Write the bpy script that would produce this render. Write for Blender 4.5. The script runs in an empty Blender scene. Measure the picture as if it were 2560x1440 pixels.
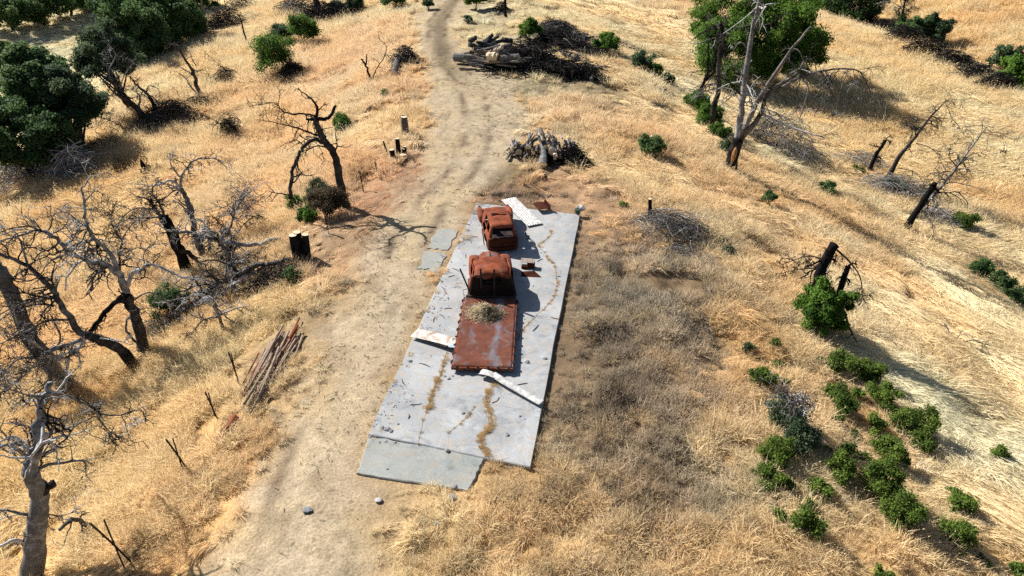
import bpy, bmesh, math, random
import numpy as np
from mathutils import Vector, Matrix, Euler

S = bpy.context.scene
COL = S.collection
R = math.radians
random.seed(7)
rng = np.random.default_rng(11)

# ------------------------------------------------------------------ camera, light, exposure
PITCH = R(31.5); CAMH = 17.1; FPX = 1828.0
cam_d = bpy.data.cameras.new("camera"); cam = bpy.data.objects.new("camera", cam_d); COL.objects.link(cam)
cam_d.sensor_width = 36.0; cam_d.lens = FPX * 36.0 / 2560.0
cam_d.clip_start = 0.5; cam_d.clip_end = 3000
cam.location = (0, 0, CAMH); cam.rotation_euler = (math.pi / 2 - PITCH, 0, 0)
S.camera = cam

SUN_DIR = Vector((1.0, -0.70, 0.0)).normalized()      # the way the light travels over the ground
SUN_EL = R(39)
w = bpy.data.worlds.new("World"); S.world = w; w.use_nodes = True
nt = w.node_tree; nt.nodes.clear()
sky = nt.nodes.new("ShaderNodeTexSky"); sky.sky_type = 'NISHITA'; sky.sun_disc = False
sky.sun_elevation = SUN_EL; sky.sun_rotation = math.atan2(-SUN_DIR.x, -SUN_DIR.y)
bg = nt.nodes.new("ShaderNodeBackground"); bg.inputs[1].default_value = 0.05
wo = nt.nodes.new("ShaderNodeOutputWorld")
nt.links.new(sky.outputs[0], bg.inputs[0]); nt.links.new(bg.outputs[0], wo.inputs[0])
sl = bpy.data.lights.new("sun", 'SUN'); sl.energy = 5.0; sl.angle = R(0.5); sl.color = (1.0, 0.965, 0.91)
so = bpy.data.objects.new("sun", sl); COL.objects.link(so)
ld = Vector((SUN_DIR.x * math.cos(SUN_EL), SUN_DIR.y * math.cos(SUN_EL), -math.sin(SUN_EL)))
so.rotation_euler = ld.to_track_quat('-Z', 'Y').to_euler(); so.location = (-40, 40, 60)
S.view_settings.view_transform = 'Standard'; S.view_settings.look = 'None'
S.view_settings.exposure = 0.88; S.view_settings.gamma = 1.0
S.cycles.max_bounces = 6; S.cycles.diffuse_bounces = 3; S.cycles.transmission_bounces = 3; S.cycles.glossy_bounces = 2
S.cycles.transparent_max_bounces = 4; S.cycles.use_denoising = False

# ------------------------------------------------------------------ noise and terrain
def _hash(ix, iy, seed):
    h = (ix.astype(np.int64) * 374761393 + iy.astype(np.int64) * 668265263 + seed * 1442695041) & 0xffffffff
    h = ((h ^ (h >> 13)) * 1274126177) & 0xffffffff
    return ((h ^ (h >> 16)) & 0xffff) / 65535.0
def vnoise(x, y, seed=0):
    x = np.asarray(x, float); y = np.asarray(y, float)
    ix = np.floor(x); iy = np.floor(y); fx = x - ix; fy = y - iy
    fx = fx * fx * (3 - 2 * fx); fy = fy * fy * (3 - 2 * fy)
    a = _hash(ix, iy, seed); b = _hash(ix + 1, iy, seed); c = _hash(ix, iy + 1, seed); d = _hash(ix + 1, iy + 1, seed)
    return (a + (b - a) * fx) * (1 - fy) + (c + (d - c) * fx) * fy
def fbm(x, y, seed=0, oct=4):
    s = 0; a = 0.5; t = 0
    for i in range(oct):
        s = s + a * vnoise(x * 2 ** i + 17.3 * i, y * 2 ** i - 9.1 * i, seed + i); t += a; a *= 0.5
    return s / t - 0.5
def sstep(a, b, x):
    t = np.clip((np.asarray(x, float) - a) / (b - a), 0, 1); return t * t * (3 - 2 * t)

STN = [
 (-5,  [(-220,-45),(-120,-40),(-60,-22),(-30,-10),(-20,-5.0),(-13,-1.7),(-9,-.3),(-6,0),(5,0),(9,-.5),(14,-1.9),(22,-5),(36,-10),(50,-14),(90,-22),(240,-30)]),
 (20,  [(-220,-40),(-110,-36),(-62,-25),(-44,-13.5),(-36,-9),(-28,-6),(-20,-4.2),(-14,-2.5),(-9.5,-.4),(-7,0),(4,0),(8,-.4),(13,-1.6),(20,-4),(32,-8),(46,-11),(60,-14),(90,-20),(240,-24)]),
 (45,  [(-220,-34),(-100,-31),(-80,-28),(-62,-22),(-45,-11.5),(-39,-7.6),(-33,-5.8),(-25,-4.7),(-17,-3.2),(-11,-.8),(-8,0),(3,0),(7,-.4),(12,-1.5),(20,-4.2),(30,-7.6),(36,-9),(42,-8.9),(56,-8.2),(62,-9),(70,-14),(82,-19),(100,-19),(130,-12),(240,14)]),
 (70,  [(-220,-30),(-110,-29),(-88,-28),(-66,-24),(-50,-12.5),(-43,-6.6),(-35,-4.7),(-25,-4.0),(-18,-3.0),(-12.5,-.9),(-9,0),(4,0),(9,-.9),(17,-3.6),(23,-5.6),(29,-6.2),(45,-6.2),(56,-6.6),(60,-7.6),(66,-12),(74,-16),(84,-16.5),(130,-4),(240,22)]),
 (95,  [(-220,-27),(-120,-27),(-84,-26),(-66,-21),(-51,-10.5),(-43.5,-5.2),(-36,-3.8),(-28,-3.3),(-20,-2.5),(-14,-.8),(-9,.2),(3,.2),(8,-1.0),(14,-2.6),(20,-3.6),(34,-4.3),(48,-5.2),(54,-6.0),(59,-9),(66,-13.5),(76,-14.5),(90,-11),(130,1),(240,30)]),
 (125,  [(-220,-22),(-130,-25),(-84,-25),(-62,-18),(-50,-10.5),(-43,-6.0),(-35,-4.0),(-27,-3.2),(-16,-1.2),(-9,0),(2,0),(8,-1.0),(20,-3),(34,-4.2),(44,-5.2),(50,-7.5),(58,-12),(70,-13),(84,-9),(130,5),(240,34)]),
 (200, [(-220,-14),(-140,-20),(-90,-22),(-60,-20),(-40,-14),(-24,-8),(-10,-4),(10,-4),(30,-6),(50,-9),(80,-6),(130,8),(240,36)]),
 (420, [(-220,20),(-140,10),(-60,4),(0,6),(60,10),(240,40)]),
]
SY = np.array([s[0] for s in STN], float)
def z_base(x, y):
    x = np.asarray(x, float); y = np.asarray(y, float)
    Z = []
    for sy, kn in STN:
        kx = np.array([k[0] for k in kn], float); kz = np.array([k[1] for k in kn], float)
        z = 0
        for o, wt in ((-3, .15), (-1.5, .2), (0, .3), (1.5, .2), (3, .15)):
            z = z + wt * np.interp(x + o, kx, kz)
        Z.append(z)
    Z = np.stack(Z)
    k = np.clip(np.searchsorted(SY, y) - 1, 0, len(SY) - 2)
    t = np.clip((y - SY[k]) / (SY[k + 1] - SY[k]), 0, 1)
    km = np.clip(k - 1, 0, len(SY) - 1); kp = np.clip(k + 2, 0, len(SY) - 1)
    def g(i): return np.take_along_axis(Z, np.broadcast_to(i, x.shape)[None], 0)[0]
    p0, p1, p2, p3 = g(km), g(k), g(k + 1), g(kp)
    m1 = (p2 - p0) / np.maximum(SY[k + 1] - SY[km], 1e-6) * (SY[k + 1] - SY[k])
    m2 = (p3 - p1) / np.maximum(SY[kp] - SY[k], 1e-6) * (SY[k + 1] - SY[k])
    t2 = t * t; t3 = t2 * t
    return (2*t3-3*t2+1)*p1 + (t3-2*t2+t)*m1 + (-2*t3+3*t2)*p2 + (t3-t2)*m2

C_, S_ = math.cos(PITCH), math.sin(PITCH)
def ray(px, py):
    u = (px - 1280) / FPX; v = (py - 720) / FPX
    return np.array([u, C_ - v * S_, -S_ - v * C_])
def flat(px, py, z=0.0):
    d = ray(px, py); t = (z - CAMH) / d[2]
    return np.array([d[0] * t, d[1] * t, z])

SLAB = [flat(1192, 511), flat(1450, 540), flat(1325, 1173), flat(920, 1090)]
APRON = [flat(922, 1094), flat(1214, 1144), flat(1172, 1230), flat(893, 1187)]
def poly_sd(x, y, poly):
    """signed distance to a convex polygon, negative inside"""
    P = [(p[0], p[1]) for p in poly]; c = np.mean(P, 0); d = np.full(np.shape(x), -1e9)
    for i in range(len(P)):
        a = np.array(P[i]); b = np.array(P[(i + 1) % len(P)]); e = b - a; n = np.array([e[1], -e[0]]) / np.hypot(*e)
        if np.dot(c - a, n) > 0: n = -n
        d = np.maximum(d, (x - a[0]) * n[0] + (y - a[1]) * n[1])
    return d
_pl = [(545,1445),(600,1300),(632,1200),(690,1080),(742,1000),(792,900),(840,800),(885,700),(935,600),(995,500),(1045,430),(1064,380),(1066,300),(1060,200),(1050,150),(1040,100),(1040,55),(1050,25)]
_pr = [(890,1445),(858,1300),(880,1200),(915,1100),(965,1000),(1010,900),(1045,800),(1085,700),(1130,600),(1180,500),(1276,430),(1312,380),(1340,310),(1275,200),(1195,150),(1150,100),(1145,55),(1190,25)]
PL = np.array([flat(*p)[:2] for p in _pl]); PR = np.array([flat(*p)[:2] for p in _pr])
PL = np.vstack([[PL[0, 0] - .8, PL[0, 1] - 8], PL, [PL[-1, 0] + 4, 150]]); PR = np.vstack([[PR[0, 0] - .8, PR[0, 1] - 8], PR, [PR[-1, 0] + 4, 150]])
def path_d(x, y):
    """metres inside the dirt track (negative outside)"""
    return np.minimum(x - np.interp(y, PL[:, 1], PL[:, 0]), np.interp(y, PR[:, 1], PR[:, 0]) - x)
def path_mask(x, y):
    d = path_d(x, y) + 2.4 * fbm(x * .6, y * .6, 31, 4)
    return sstep(-1.0, 1.1, d)
def hgt(x, y):
    x = np.asarray(x, float); y = np.asarray(y, float)
    z = z_base(x, y)
    sd = np.minimum(poly_sd(x, y, SLAB), poly_sd(x, y, APRON))
    near = sstep(.05, 2.5, sd)
    rough = np.clip(1 - path_mask(x, y), .12, 1) * near
    z = z * near + 0 * (1 - near)
    z = z + rough * (.7 * fbm(x * .18, y * .18, 3, 3) + .46 * fbm(x * .8, y * .8, 9, 3) + .16 * fbm(x * 3.0, y * 3.0, 14, 2))
    edge = sstep(.0, .12, sd) * (1 - sstep(.3, 1.6, sd)) * sstep(0, 1.5, x - (-1.0 + (y - 17) * .12))
    return z - .07 * edge - .015 * (1 - sstep(.0, .3, sd))
def hz(x, y): return float(hgt(np.array([x]), np.array([y]))[0])
def hit(px, py, h=0.0):
    d = ray(px, py)
    t = np.concatenate([np.arange(14, 120, .15), np.arange(120, 420, .8)])
    X, Y, Zr = d[0] * t, d[1] * t, CAMH + d[2] * t
    g = hgt(X, Y) + h - Zr
    k = np.argmax(g > 0)
    if g[k] <= 0: k = len(t) - 1
    a = t[max(k - 1, 0)]; b = t[k]
    for _ in range(12):
        m = .5 * (a + b)
        if hz(d[0] * m, d[1] * m) + h - (CAMH + d[2] * m) > 0: b = m
        else: a = m
    m = .5 * (a + b); x, y = d[0] * m, d[1] * m
    return np.array([x, y, hz(x, y) + h])
def upright(px, py, P, dd=0.0):
    """the point behind pixel (px,py) on the vertical plane through P that faces the camera, dd metres farther off"""
    n = np.array([P[0], P[1], 0.0]); n /= np.linalg.norm(n)
    d = ray(px, py); o = np.array([0, 0, CAMH])
    t = (np.dot(P - o, n) + dd) / np.dot(d, n)
    return o + d * t
def mpp(P):
    """metres per photo pixel at P"""
    return (P[1] * C_ - (P[2] - CAMH) * S_) / FPX

# ------------------------------------------------------------------ mesh helpers
class MB:
    def __init__(s): s.v = []; s.f = []; s.m = []; s.t = []; s.n = 0
    def add(s, v, f, mat=0, tint=0.5):
        """v: n x 3; f: list of index arrays (k x 3 or k x 4)"""
        v = np.asarray(v, float).reshape(-1, 3)
        for q in (f if isinstance(f, list) else [f]):
            q = np.asarray(q, int)
            s.f.append(q + s.n); s.m.append(np.full(len(q), mat, int))
        t = np.asarray(tint, float)
        s.t.append(np.broadcast_to(t, (len(v),)).copy() if t.ndim < 2 else t)
        s.v.append(v); s.n += len(v)
    def tube(s, path, rad, sides=6, mat=0, tint=0.5, cap=True, capmat=None):
        P = np.asarray(path, float); n = len(P); r = np.broadcast_to(np.asarray(rad, float), (n,))
        T = np.gradient(P, axis=0); T /= np.linalg.norm(T, axis=1)[:, None] + 1e-9
        ref = np.array([.31, .17, .93]) if abs(T[0, 2]) < .8 else np.array([.9, .3, .1])
        A = np.cross(T, ref); A /= np.linalg.norm(A, axis=1)[:, None] + 1e-9
        B = np.cross(T, A)
        a = np.arange(sides) * 2 * math.pi / sides
        V = P[:, None] + r[:, None, None] * (np.cos(a)[None, :, None] * A[:, None] + np.sin(a)[None, :, None] * B[:, None])
        i = np.arange(n - 1)[:, None] * sides; j = np.arange(sides)[None]; k = (j + 1) % sides
        q = np.stack([i + j, i + k, i + sides + k, i + sides + j], -1).reshape(-1, 4)
        tt = np.asarray(tint, float)
        if tt.ndim == 1: tt = np.repeat(tt, sides)
        s.add(V.reshape(-1, 3), q[:, ::-1], mat, tt)
        if cap:
            base = s.n - n * sides; cm = mat if capmat is None else capmat
            for ring, flip in ((0, False), (n - 1, True)):
                c = P[ring]; idx = base + ring * sides + np.arange(sides)
                s.v.append(c[None]); s.t.append(np.array([tt if tt.ndim == 0 else tt[ring * sides]])); ci = s.n; s.n += 1
                tri = np.stack([np.full(sides, ci), idx, np.roll(idx, -1)], -1)
                s.f.append(tri[:, ::-1] if flip else tri); s.m.append(np.full(sides, cm, int))
    def box(s, c, size, mat=0, tint=0.5, rot=0.0, rx=0.0):
        hx, hy, hz_ = np.array(size) / 2
        V = np.array([[x, y, z] for z in (-hz_, hz_) for y in (-hy, hy) for x in (-hx, hx)])
        M = Matrix.Rotation(rot, 3, 'Z') @ Matrix.Rotation(rx, 3, 'X')
        V = V @ np.array(M).T + np.array(c)
        s.add(V, np.array([[0,2,3,1],[4,5,7,6],[0,1,5,4],[2,6,7,3],[0,4,6,2],[1,3,7,5]]), mat, tint)
    def build(s, name, mats, parent=None, smooth=False, loc=None):
        me = bpy.data.meshes.new(name)
        V = np.concatenate(s.v) if s.v else np.zeros((0, 3))
        if loc is not None: V = V - np.asarray(loc)
        me.vertices.add(len(V)); me.vertices.foreach_set("co", V.astype(np.float32).ravel())
        ls = []; st = []; o = 0
        for q in s.f:
            k = q.shape[1]; ls.append(q.ravel()); st.append(o + np.arange(len(q)) * k); o += q.size
        if ls:
            L = np.concatenate(ls); ST = np.concatenate(st)
            me.loops.add(len(L)); me.loops.foreach_set("vertex_index", L.astype(np.int32))
            me.polygons.add(len(ST)); me.polygons.foreach_set("loop_start", ST.astype(np.int32))
            me.polygons.foreach_set("material_index", np.concatenate(s.m).astype(np.int32))
            me.polygons.foreach_set("use_smooth", np.full(len(ST), bool(smooth)))
        for m_ in (mats if isinstance(mats, (list, tuple)) else [mats]): me.materials.append(m_)
        at = me.attributes.new("tint", 'FLOAT', 'POINT'); at.data.foreach_set("value", np.concatenate(s.t).astype(np.float32) if s.t else [])
        me.update(calc_edges=True); me.validate()
        ob = bpy.data.objects.new(name, me); COL.objects.link(ob)
        if parent is not None: ob.parent = parent
        if loc is not None and parent is None: ob.location = loc
        return ob
def empty(name, loc, rz=0.0):
    o = bpy.data.objects.new(name, None); COL.objects.link(o); o.location = tuple(loc); o.rotation_euler = (0, 0, rz); o.empty_display_size = .2
    return o
def tag(o, label=None, cat=None, group=None, kind=None):
    if label: o['label'] = label
    if cat: o['category'] = cat
    if group: o['group'] = group
    if kind: o['kind'] = kind
    return o

# ------------------------------------------------------------------ materials
def newmat(name, rough=.9, spec=.1):
    m = bpy.data.materials.new(name); m.use_nodes = True; n = m.node_tree
    b = n.nodes["Principled BSDF"]; b.inputs["Roughness"].default_value = rough; b.inputs["Specular IOR Level"].default_value = spec
    return m, n, b
def N(n, t, **k):
    x = n.nodes.new(t)
    for a, v in k.items(): setattr(x, a, v)
    return x
def noise(n, scale, detail=4, rough=.6, coord='Object', vec=None, dist=0.0):
    x = N(n, "ShaderNodeTexNoise"); x.inputs["Scale"].default_value = scale; x.inputs["Detail"].default_value = detail; x.inputs["Roughness"].default_value = rough; x.inputs["Distortion"].default_value = dist
    if vec is None:
        c = N(n, "ShaderNodeTexCoord"); vec = c.outputs[coord]
    n.links.new(vec, x.inputs["Vector"]); return x.outputs["Fac"]
def ramp(n, src, stops):
    r = N(n, "ShaderNodeValToRGB"); e = r.color_ramp.elements
    while len(e) < len(stops): e.new(.5)
    for i, (p, c) in enumerate(stops): e[i].position = p; e[i].color = (*c, 1) if len(c) == 3 else c
    n.links.new(src, r.inputs[0]); return r.outputs[0]
def mix(n, f, a, b, mode='MIX'):
    x = N(n, "ShaderNodeMix", data_type='RGBA', blend_type=mode)
    for s_, v in ((x.inputs[0], f), (x.inputs[6], a), (x.inputs[7], b)):
        if hasattr(v, 'links'): n.links.new(v, s_)
        elif isinstance(v, (int, float)): s_.default_value = v
        else: s_.default_value = (*v, 1)
    return x.outputs[2]
def bump(n, b, src, strength=.5, dist=.02):
    x = N(n, "ShaderNodeBump"); x.inputs["Strength"].default_value = strength; x.inputs["Distance"].default_value = dist
    n.links.new(src, x.inputs["Height"]); n.links.new(x.outputs[0], b.inputs["Normal"])
def attr(n, name, typ='GEOMETRY'):
    a = N(n, "ShaderNodeAttribute"); a.attribute_name = name; a.attribute_type = typ; return a

def mat_ground():
    m, n, b = newmat("dry_ground", 1, 0)
    c = attr(n, "col").outputs["Color"]
    f1 = noise(n, 2.2, 6, .7); f2 = noise(n, 14, 5, .75); f3 = noise(n, 45, 3, .7)
    v1 = ramp(n, f1, [(.3, (.78, .76, .72)), (.7, (1.15, 1.14, 1.12))])
    v2 = ramp(n, f2, [(.36, (.62, .59, .55)), (.5, (1, 1, 1)), (.68, (1.22, 1.2, 1.14))])
    v3 = ramp(n, f3, [(.35, (.72, .70, .67)), (.55, (1.05, 1.05, 1.05))])
    x = mix(n, 1, c, v1, 'MULTIPLY'); x = mix(n, 1, x, v2, 'MULTIPLY'); x = mix(n, 1, x, v3, 'MULTIPLY')
    n.links.new(x, b.inputs["Base Color"]); bump(n, b, noise(n, 9, 2, .5), .5, .05); return m
def up_normal(n, k):
    """blade normals bent towards the sky, as a mass of thin blades scatters light"""
    g = N(n, "ShaderNodeNewGeometry"); mx = N(n, "ShaderNodeMix", data_type='VECTOR'); mx.inputs[0].default_value = k
    n.links.new(g.outputs["Normal"], mx.inputs[4]); mx.inputs[5].default_value = (0, 0, 1)
    nm = N(n, "ShaderNodeVectorMath", operation='NORMALIZE'); n.links.new(mx.outputs[1], nm.inputs[0]); return nm.outputs[0]
def mat_tint(name, inst):
    m, n, b = newmat(name, 1, 0)
    c = attr(n, "tintc", 'INSTANCER' if inst else 'GEOMETRY').outputs["Color"]
    d = N(n, "ShaderNodeBsdfDiffuse"); n.links.new(c, d.inputs[0]); n.links.new(up_normal(n, .6), d.inputs["Normal"])
    tr = N(n, "ShaderNodeBsdfTranslucent"); n.links.new(c, tr.inputs[0])
    mx = N(n, "ShaderNodeMixShader"); mx.inputs[0].default_value = .45
    n.links.new(d.outputs[0], mx.inputs[1]); n.links.new(tr.outputs[0], mx.inputs[2]); n.links.new(mx.outputs[0], n.nodes["Material Output"].inputs[0])
    return m
def mat_leaf(name, dark, light, trans=.42):
    m, n, b = newmat(name, .7, .12)
    t = attr(n, "tint").outputs["Fac"]
    c = ramp(n, t, [(0, dark), (1, light)])
    n.links.new(c, b.inputs["Base Color"]); n.links.new(up_normal(n, .5), b.inputs["Normal"])
    tr = N(n, "ShaderNodeBsdfTranslucent"); n.links.new(c, tr.inputs[0])
    mx = N(n, "ShaderNodeMixShader"); mx.inputs[0].default_value = trans
    n.links.new(b.outputs[0], mx.inputs[1]); n.links.new(tr.outputs[0], mx.inputs[2])
    n.links.new(mx.outputs[0], n.nodes["Material Output"].inputs[0]); return m
def mat_bark():
    """tint 0 = charred black, 1 = bleached grey wood"""
    m, n, b = newmat("dead_bark", .95, .05)
    t = attr(n, "tint").outputs["Fac"]
    f = noise(n, 5, 4, .7); f2 = noise(n, 26, 3, .7)
    s_ = N(n, "ShaderNodeMath", operation='MULTIPLY_ADD'); n.links.new(f, s_.inputs[0]); s_.inputs[1].default_value = .7; n.links.new(t, s_.inputs[2])
    q = N(n, "ShaderNodeMath", operation='SUBTRACT'); n.links.new(s_.outputs[0], q.inputs[0]); q.inputs[1].default_value = .35
    c = ramp(n, q.outputs[0], [(0.08, (.012, .011, .011)), (.35, (.06, .052, .047)), (.62, (.19, .18, .17)), (.95, (.55, .54, .53))])
    c = mix(n, .6, c, ramp(n, f2, [(.35, (.5, .5, .5)), (.6, (1.1, 1.1, 1.1))]), 'MULTIPLY')
    n.links.new(c, b.inputs["Base Color"]); bump(n, b, f2, .6, .02); return m
def mat_simple(name, c1, c2, scale=6, rough=.9, spec=.1, bm=.4, detail=5, coord='Object', metal=0):
    m, n, b = newmat(name, rough, spec)
    f = noise(n, scale, detail, .65, coord)
    n.links.new(ramp(n, f, [(.32, c1), (.68, c2)]), b.inputs["Base Color"]); b.inputs["Metallic"].default_value = metal
    if bm: bump(n, b, f, bm, .02)
    return m
def mat_rust(name, deck=False, dark=1.0):
    m, n, b = newmat(name, .85, .08)
    f = noise(n, .9, 6, .6); f2 = noise(n, 3.2, 7, .62); f3 = noise(n, 1.7, 6, .65, dist=.6)
    k = dark
    c = ramp(n, f2, [(.3, (.085*k, .027*k, .015*k)), (.5, (.19*k, .050*k, .024*k)), (.72, (.29*k, .082*k, .038*k))])
    c = mix(n, ramp(n, f, [(.48, (0, 0, 0)), (.70, (.6, .6, .6))]), c, (.15*k, .058*k, .04*k))
    if deck:
        c = mix(n, .5, c, (.085, .042, .033))
        c = mix(n, ramp(n, noise(n, 6, 6, .7), [(.46, (0, 0, 0)), (.66, (.7, .7, .7))]), c, (.12, .05, .035))
    g = (.16, .15, .155)
    c = mix(n, ramp(n, f3, [(.54, (0, 0, 0)), (.70, (.6*k, .6*k, .6*k))]), c, g)
    c = mix(n, ramp(n, noise(n, 2.4, 6, .75, dist=1.0), [(.62, (0, 0, 0)), (.70, (.55*k, .55*k, .55*k))]), c, (.36, .22, .15))
    if deck:
        tc = N(n, "ShaderNodeTexCoord"); sx = N(n, "ShaderNodeSeparateXYZ"); n.links.new(tc.outputs['Object'], sx.inputs[0])
        fw = noise(n, .9, 4, .6, dist=.4)
        a = N(n, "ShaderNodeMath", operation='MULTIPLY_ADD'); n.links.new(fw, a.inputs[0]); a.inputs[1].default_value = .9
        d = N(n, "ShaderNodeMath", operation='SUBTRACT'); n.links.new(sx.outputs[0], d.inputs[0]); d.inputs[1].default_value = .87
        n.links.new(d.outputs[0], a.inputs[2])
        ab = N(n, "ShaderNodeMath", operation='ABSOLUTE'); n.links.new(a.outputs[0], ab.inputs[0])
        st = ramp(n, ab.outputs[0], [(0.02, (.9, .9, .9)), (.22, (0, 0, 0))])
        st = mix(n, 1, st, ramp(n, noise(n, 4, 5, .7), [(.35, (.2, .2, .2)), (.6, (1, 1, 1))]), 'MULTIPLY')
        c = mix(n, st, c, (.15, .165, .195))
        c = mix(n, ramp(n, noise(n, 1.3, 5, .65, dist=.8), [(.56, (0, 0, 0)), (.68, (.7, .7, .7))]), c, (.125, .13, .15))
        c = mix(n, ramp(n, noise(n, 5.5, 6, .75), [(.62, (0, 0, 0)), (.7, (.5, .5, .5))]), c, (.34, .27, .22))
    n.links.new(c, b.inputs["Base Color"]); bump(n, b, noise(n, 3, 2, .5), .25, .02)
    return m
def mat_concrete(name, a, bb, warm):
    m, n, b = newmat(name, .9, .15)
    f = noise(n, .45, 6, .65, dist=.5); f2 = noise(n, 2.6, 6, .7); f3 = noise(n, 24, 4, .7)
    c = ramp(n, f, [(.33, a), (.66, bb)])
    c = mix(n, ramp(n, f2, [(.48, (0, 0, 0)), (.68, (.85, .85, .85))]), c, warm)
    c = mix(n, ramp(n, noise(n, 1.1, 6, .72, dist=1.2), [(.53, (0, 0, 0)), (.68, (.75, .75, .75))]), c, (a[0]*.66, a[1]*.69, a[2]*.74))
    c = mix(n, ramp(n, noise(n, .7, 5, .7, dist=.6), [(.55, (0, 0, 0)), (.66, (.6, .6, .6))]), c, (bb[0]*1.15, bb[1]*1.17, bb[2]*1.2))
    c = mix(n, 1, c, ramp(n, f3, [(.33, (.8, .8, .8)), (.58, (1.05, 1.05, 1.05))]), 'MULTIPLY')
    n.links.new(c, b.inputs["Base Color"]); bump(n, b, f3, .25, .01); return m

M = dict(
 ground=mat_ground(), grass=mat_tint("dry_grass_blades", True), bark=mat_bark(),
 leaf_oak=mat_leaf("oak_leaves", (.040, .084, .028), (.160, .25, .085)),
 leaf_green=mat_leaf("fresh_leaves", (.035, .085, .014), (.15, .26, .04)),
 leaf_shrub=mat_leaf("shrub_leaves", (.045, .080, .014), (.185, .265, .046)),
 leaf_grey=mat_leaf("grey_green_leaves", (.030, .058, .028), (.12, .17, .085)),
 leaf_dry=mat_leaf("withered_leaves", (.06, .045, .03), (.17, .13, .07)),
 concrete=mat_concrete("pale_concrete", (.255, .265, .275), (.38, .385, .385), (.38, .325, .265)),
 apron=mat_concrete("dark_concrete", (.235, .25, .235), (.31, .315, .295), (.32, .28, .225)),
 rust=mat_rust("rusted_steel"), rust_dark=mat_rust("dark_rusted_or_shaded_steel", dark=.3), rust_deck=mat_rust("rusted_deck_steel", True),  # dark rust also serves as painted shade on the car's tail
 iron=mat_simple("blackened_iron", (.012, .010, .010), (.05, .035, .03), 8, .8, .2),
 white=mat_simple("weathered_white_metal", (.20, .185, .165), (.60, .595, .58), 5, .6, .3, .2),
 peel=mat_rust("peeling_white_paint"),
 cut=mat_simple("fresh_cut_wood", (.50, .38, .24), (.75, .62, .45), 14, .9, .05, .2),
 stone=mat_simple("grey_stone", (.14, .14, .145), (.30, .30, .31), 9, .95, .05, .8),
 charcoal=mat_simple("charcoal_bits", (.02, .02, .022), (.09, .088, .09), 12, .95, .05, .6),
 soil=mat_simple("crack_soil", (.10, .07, .045), (.26, .19, .12), 20, 1, 0, .6),
 palelog=mat_simple("bleached_log_wood", (.075, .073, .072), (.24, .235, .23), 6, .95, .05, .6),
 pinklog=mat_simple("peeled_log_wood", (.22, .17, .145), (.40, .34, .30), 6, .95, .05, .5),
 pole=mat_simple("old_pole_wood", (.14, .095, .07), (.36, .28, .21), 5, .9, .1, .4),
 greenpaint=mat_simple("dark_green_paint", (.02, .05, .03), (.05, .09, .06), 6, .6, .3, .1),
 blue=mat_simple("pale_blue_paint", (.30, .40, .46), (.42, .52, .56), 6, .7, .2, .1),
)
M['soot_shade'] = mat_simple('sooty_shaded_steel', (.006, .005, .005), (.026, .013, .010), 3, .85, .1, .2)  # soot with the cab's deep shade worked into the colour
def mat_panel():
    m, n, b = newmat("rusting_white_panel", .65, .3)
    f = noise(n, 2.2, 6, .7, dist=.8)
    c = ramp(n, f, [(.44, (.55, .54, .52)), (.55, (.46, .40, .33)), (.62, (.30, .15, .08)), (.72, (.18, .07, .04))])
    n.links.new(c, b.inputs["Base Color"]); return m
M['peel'] = mat_panel()

# ------------------------------------------------------------------ the ground and the track
def lin(c):
    c = np.asarray(c, float) / 255.0
    return np.where(c <= .04045, c / 12.92, ((c + .055) / 1.055) ** 2.4)
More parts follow.
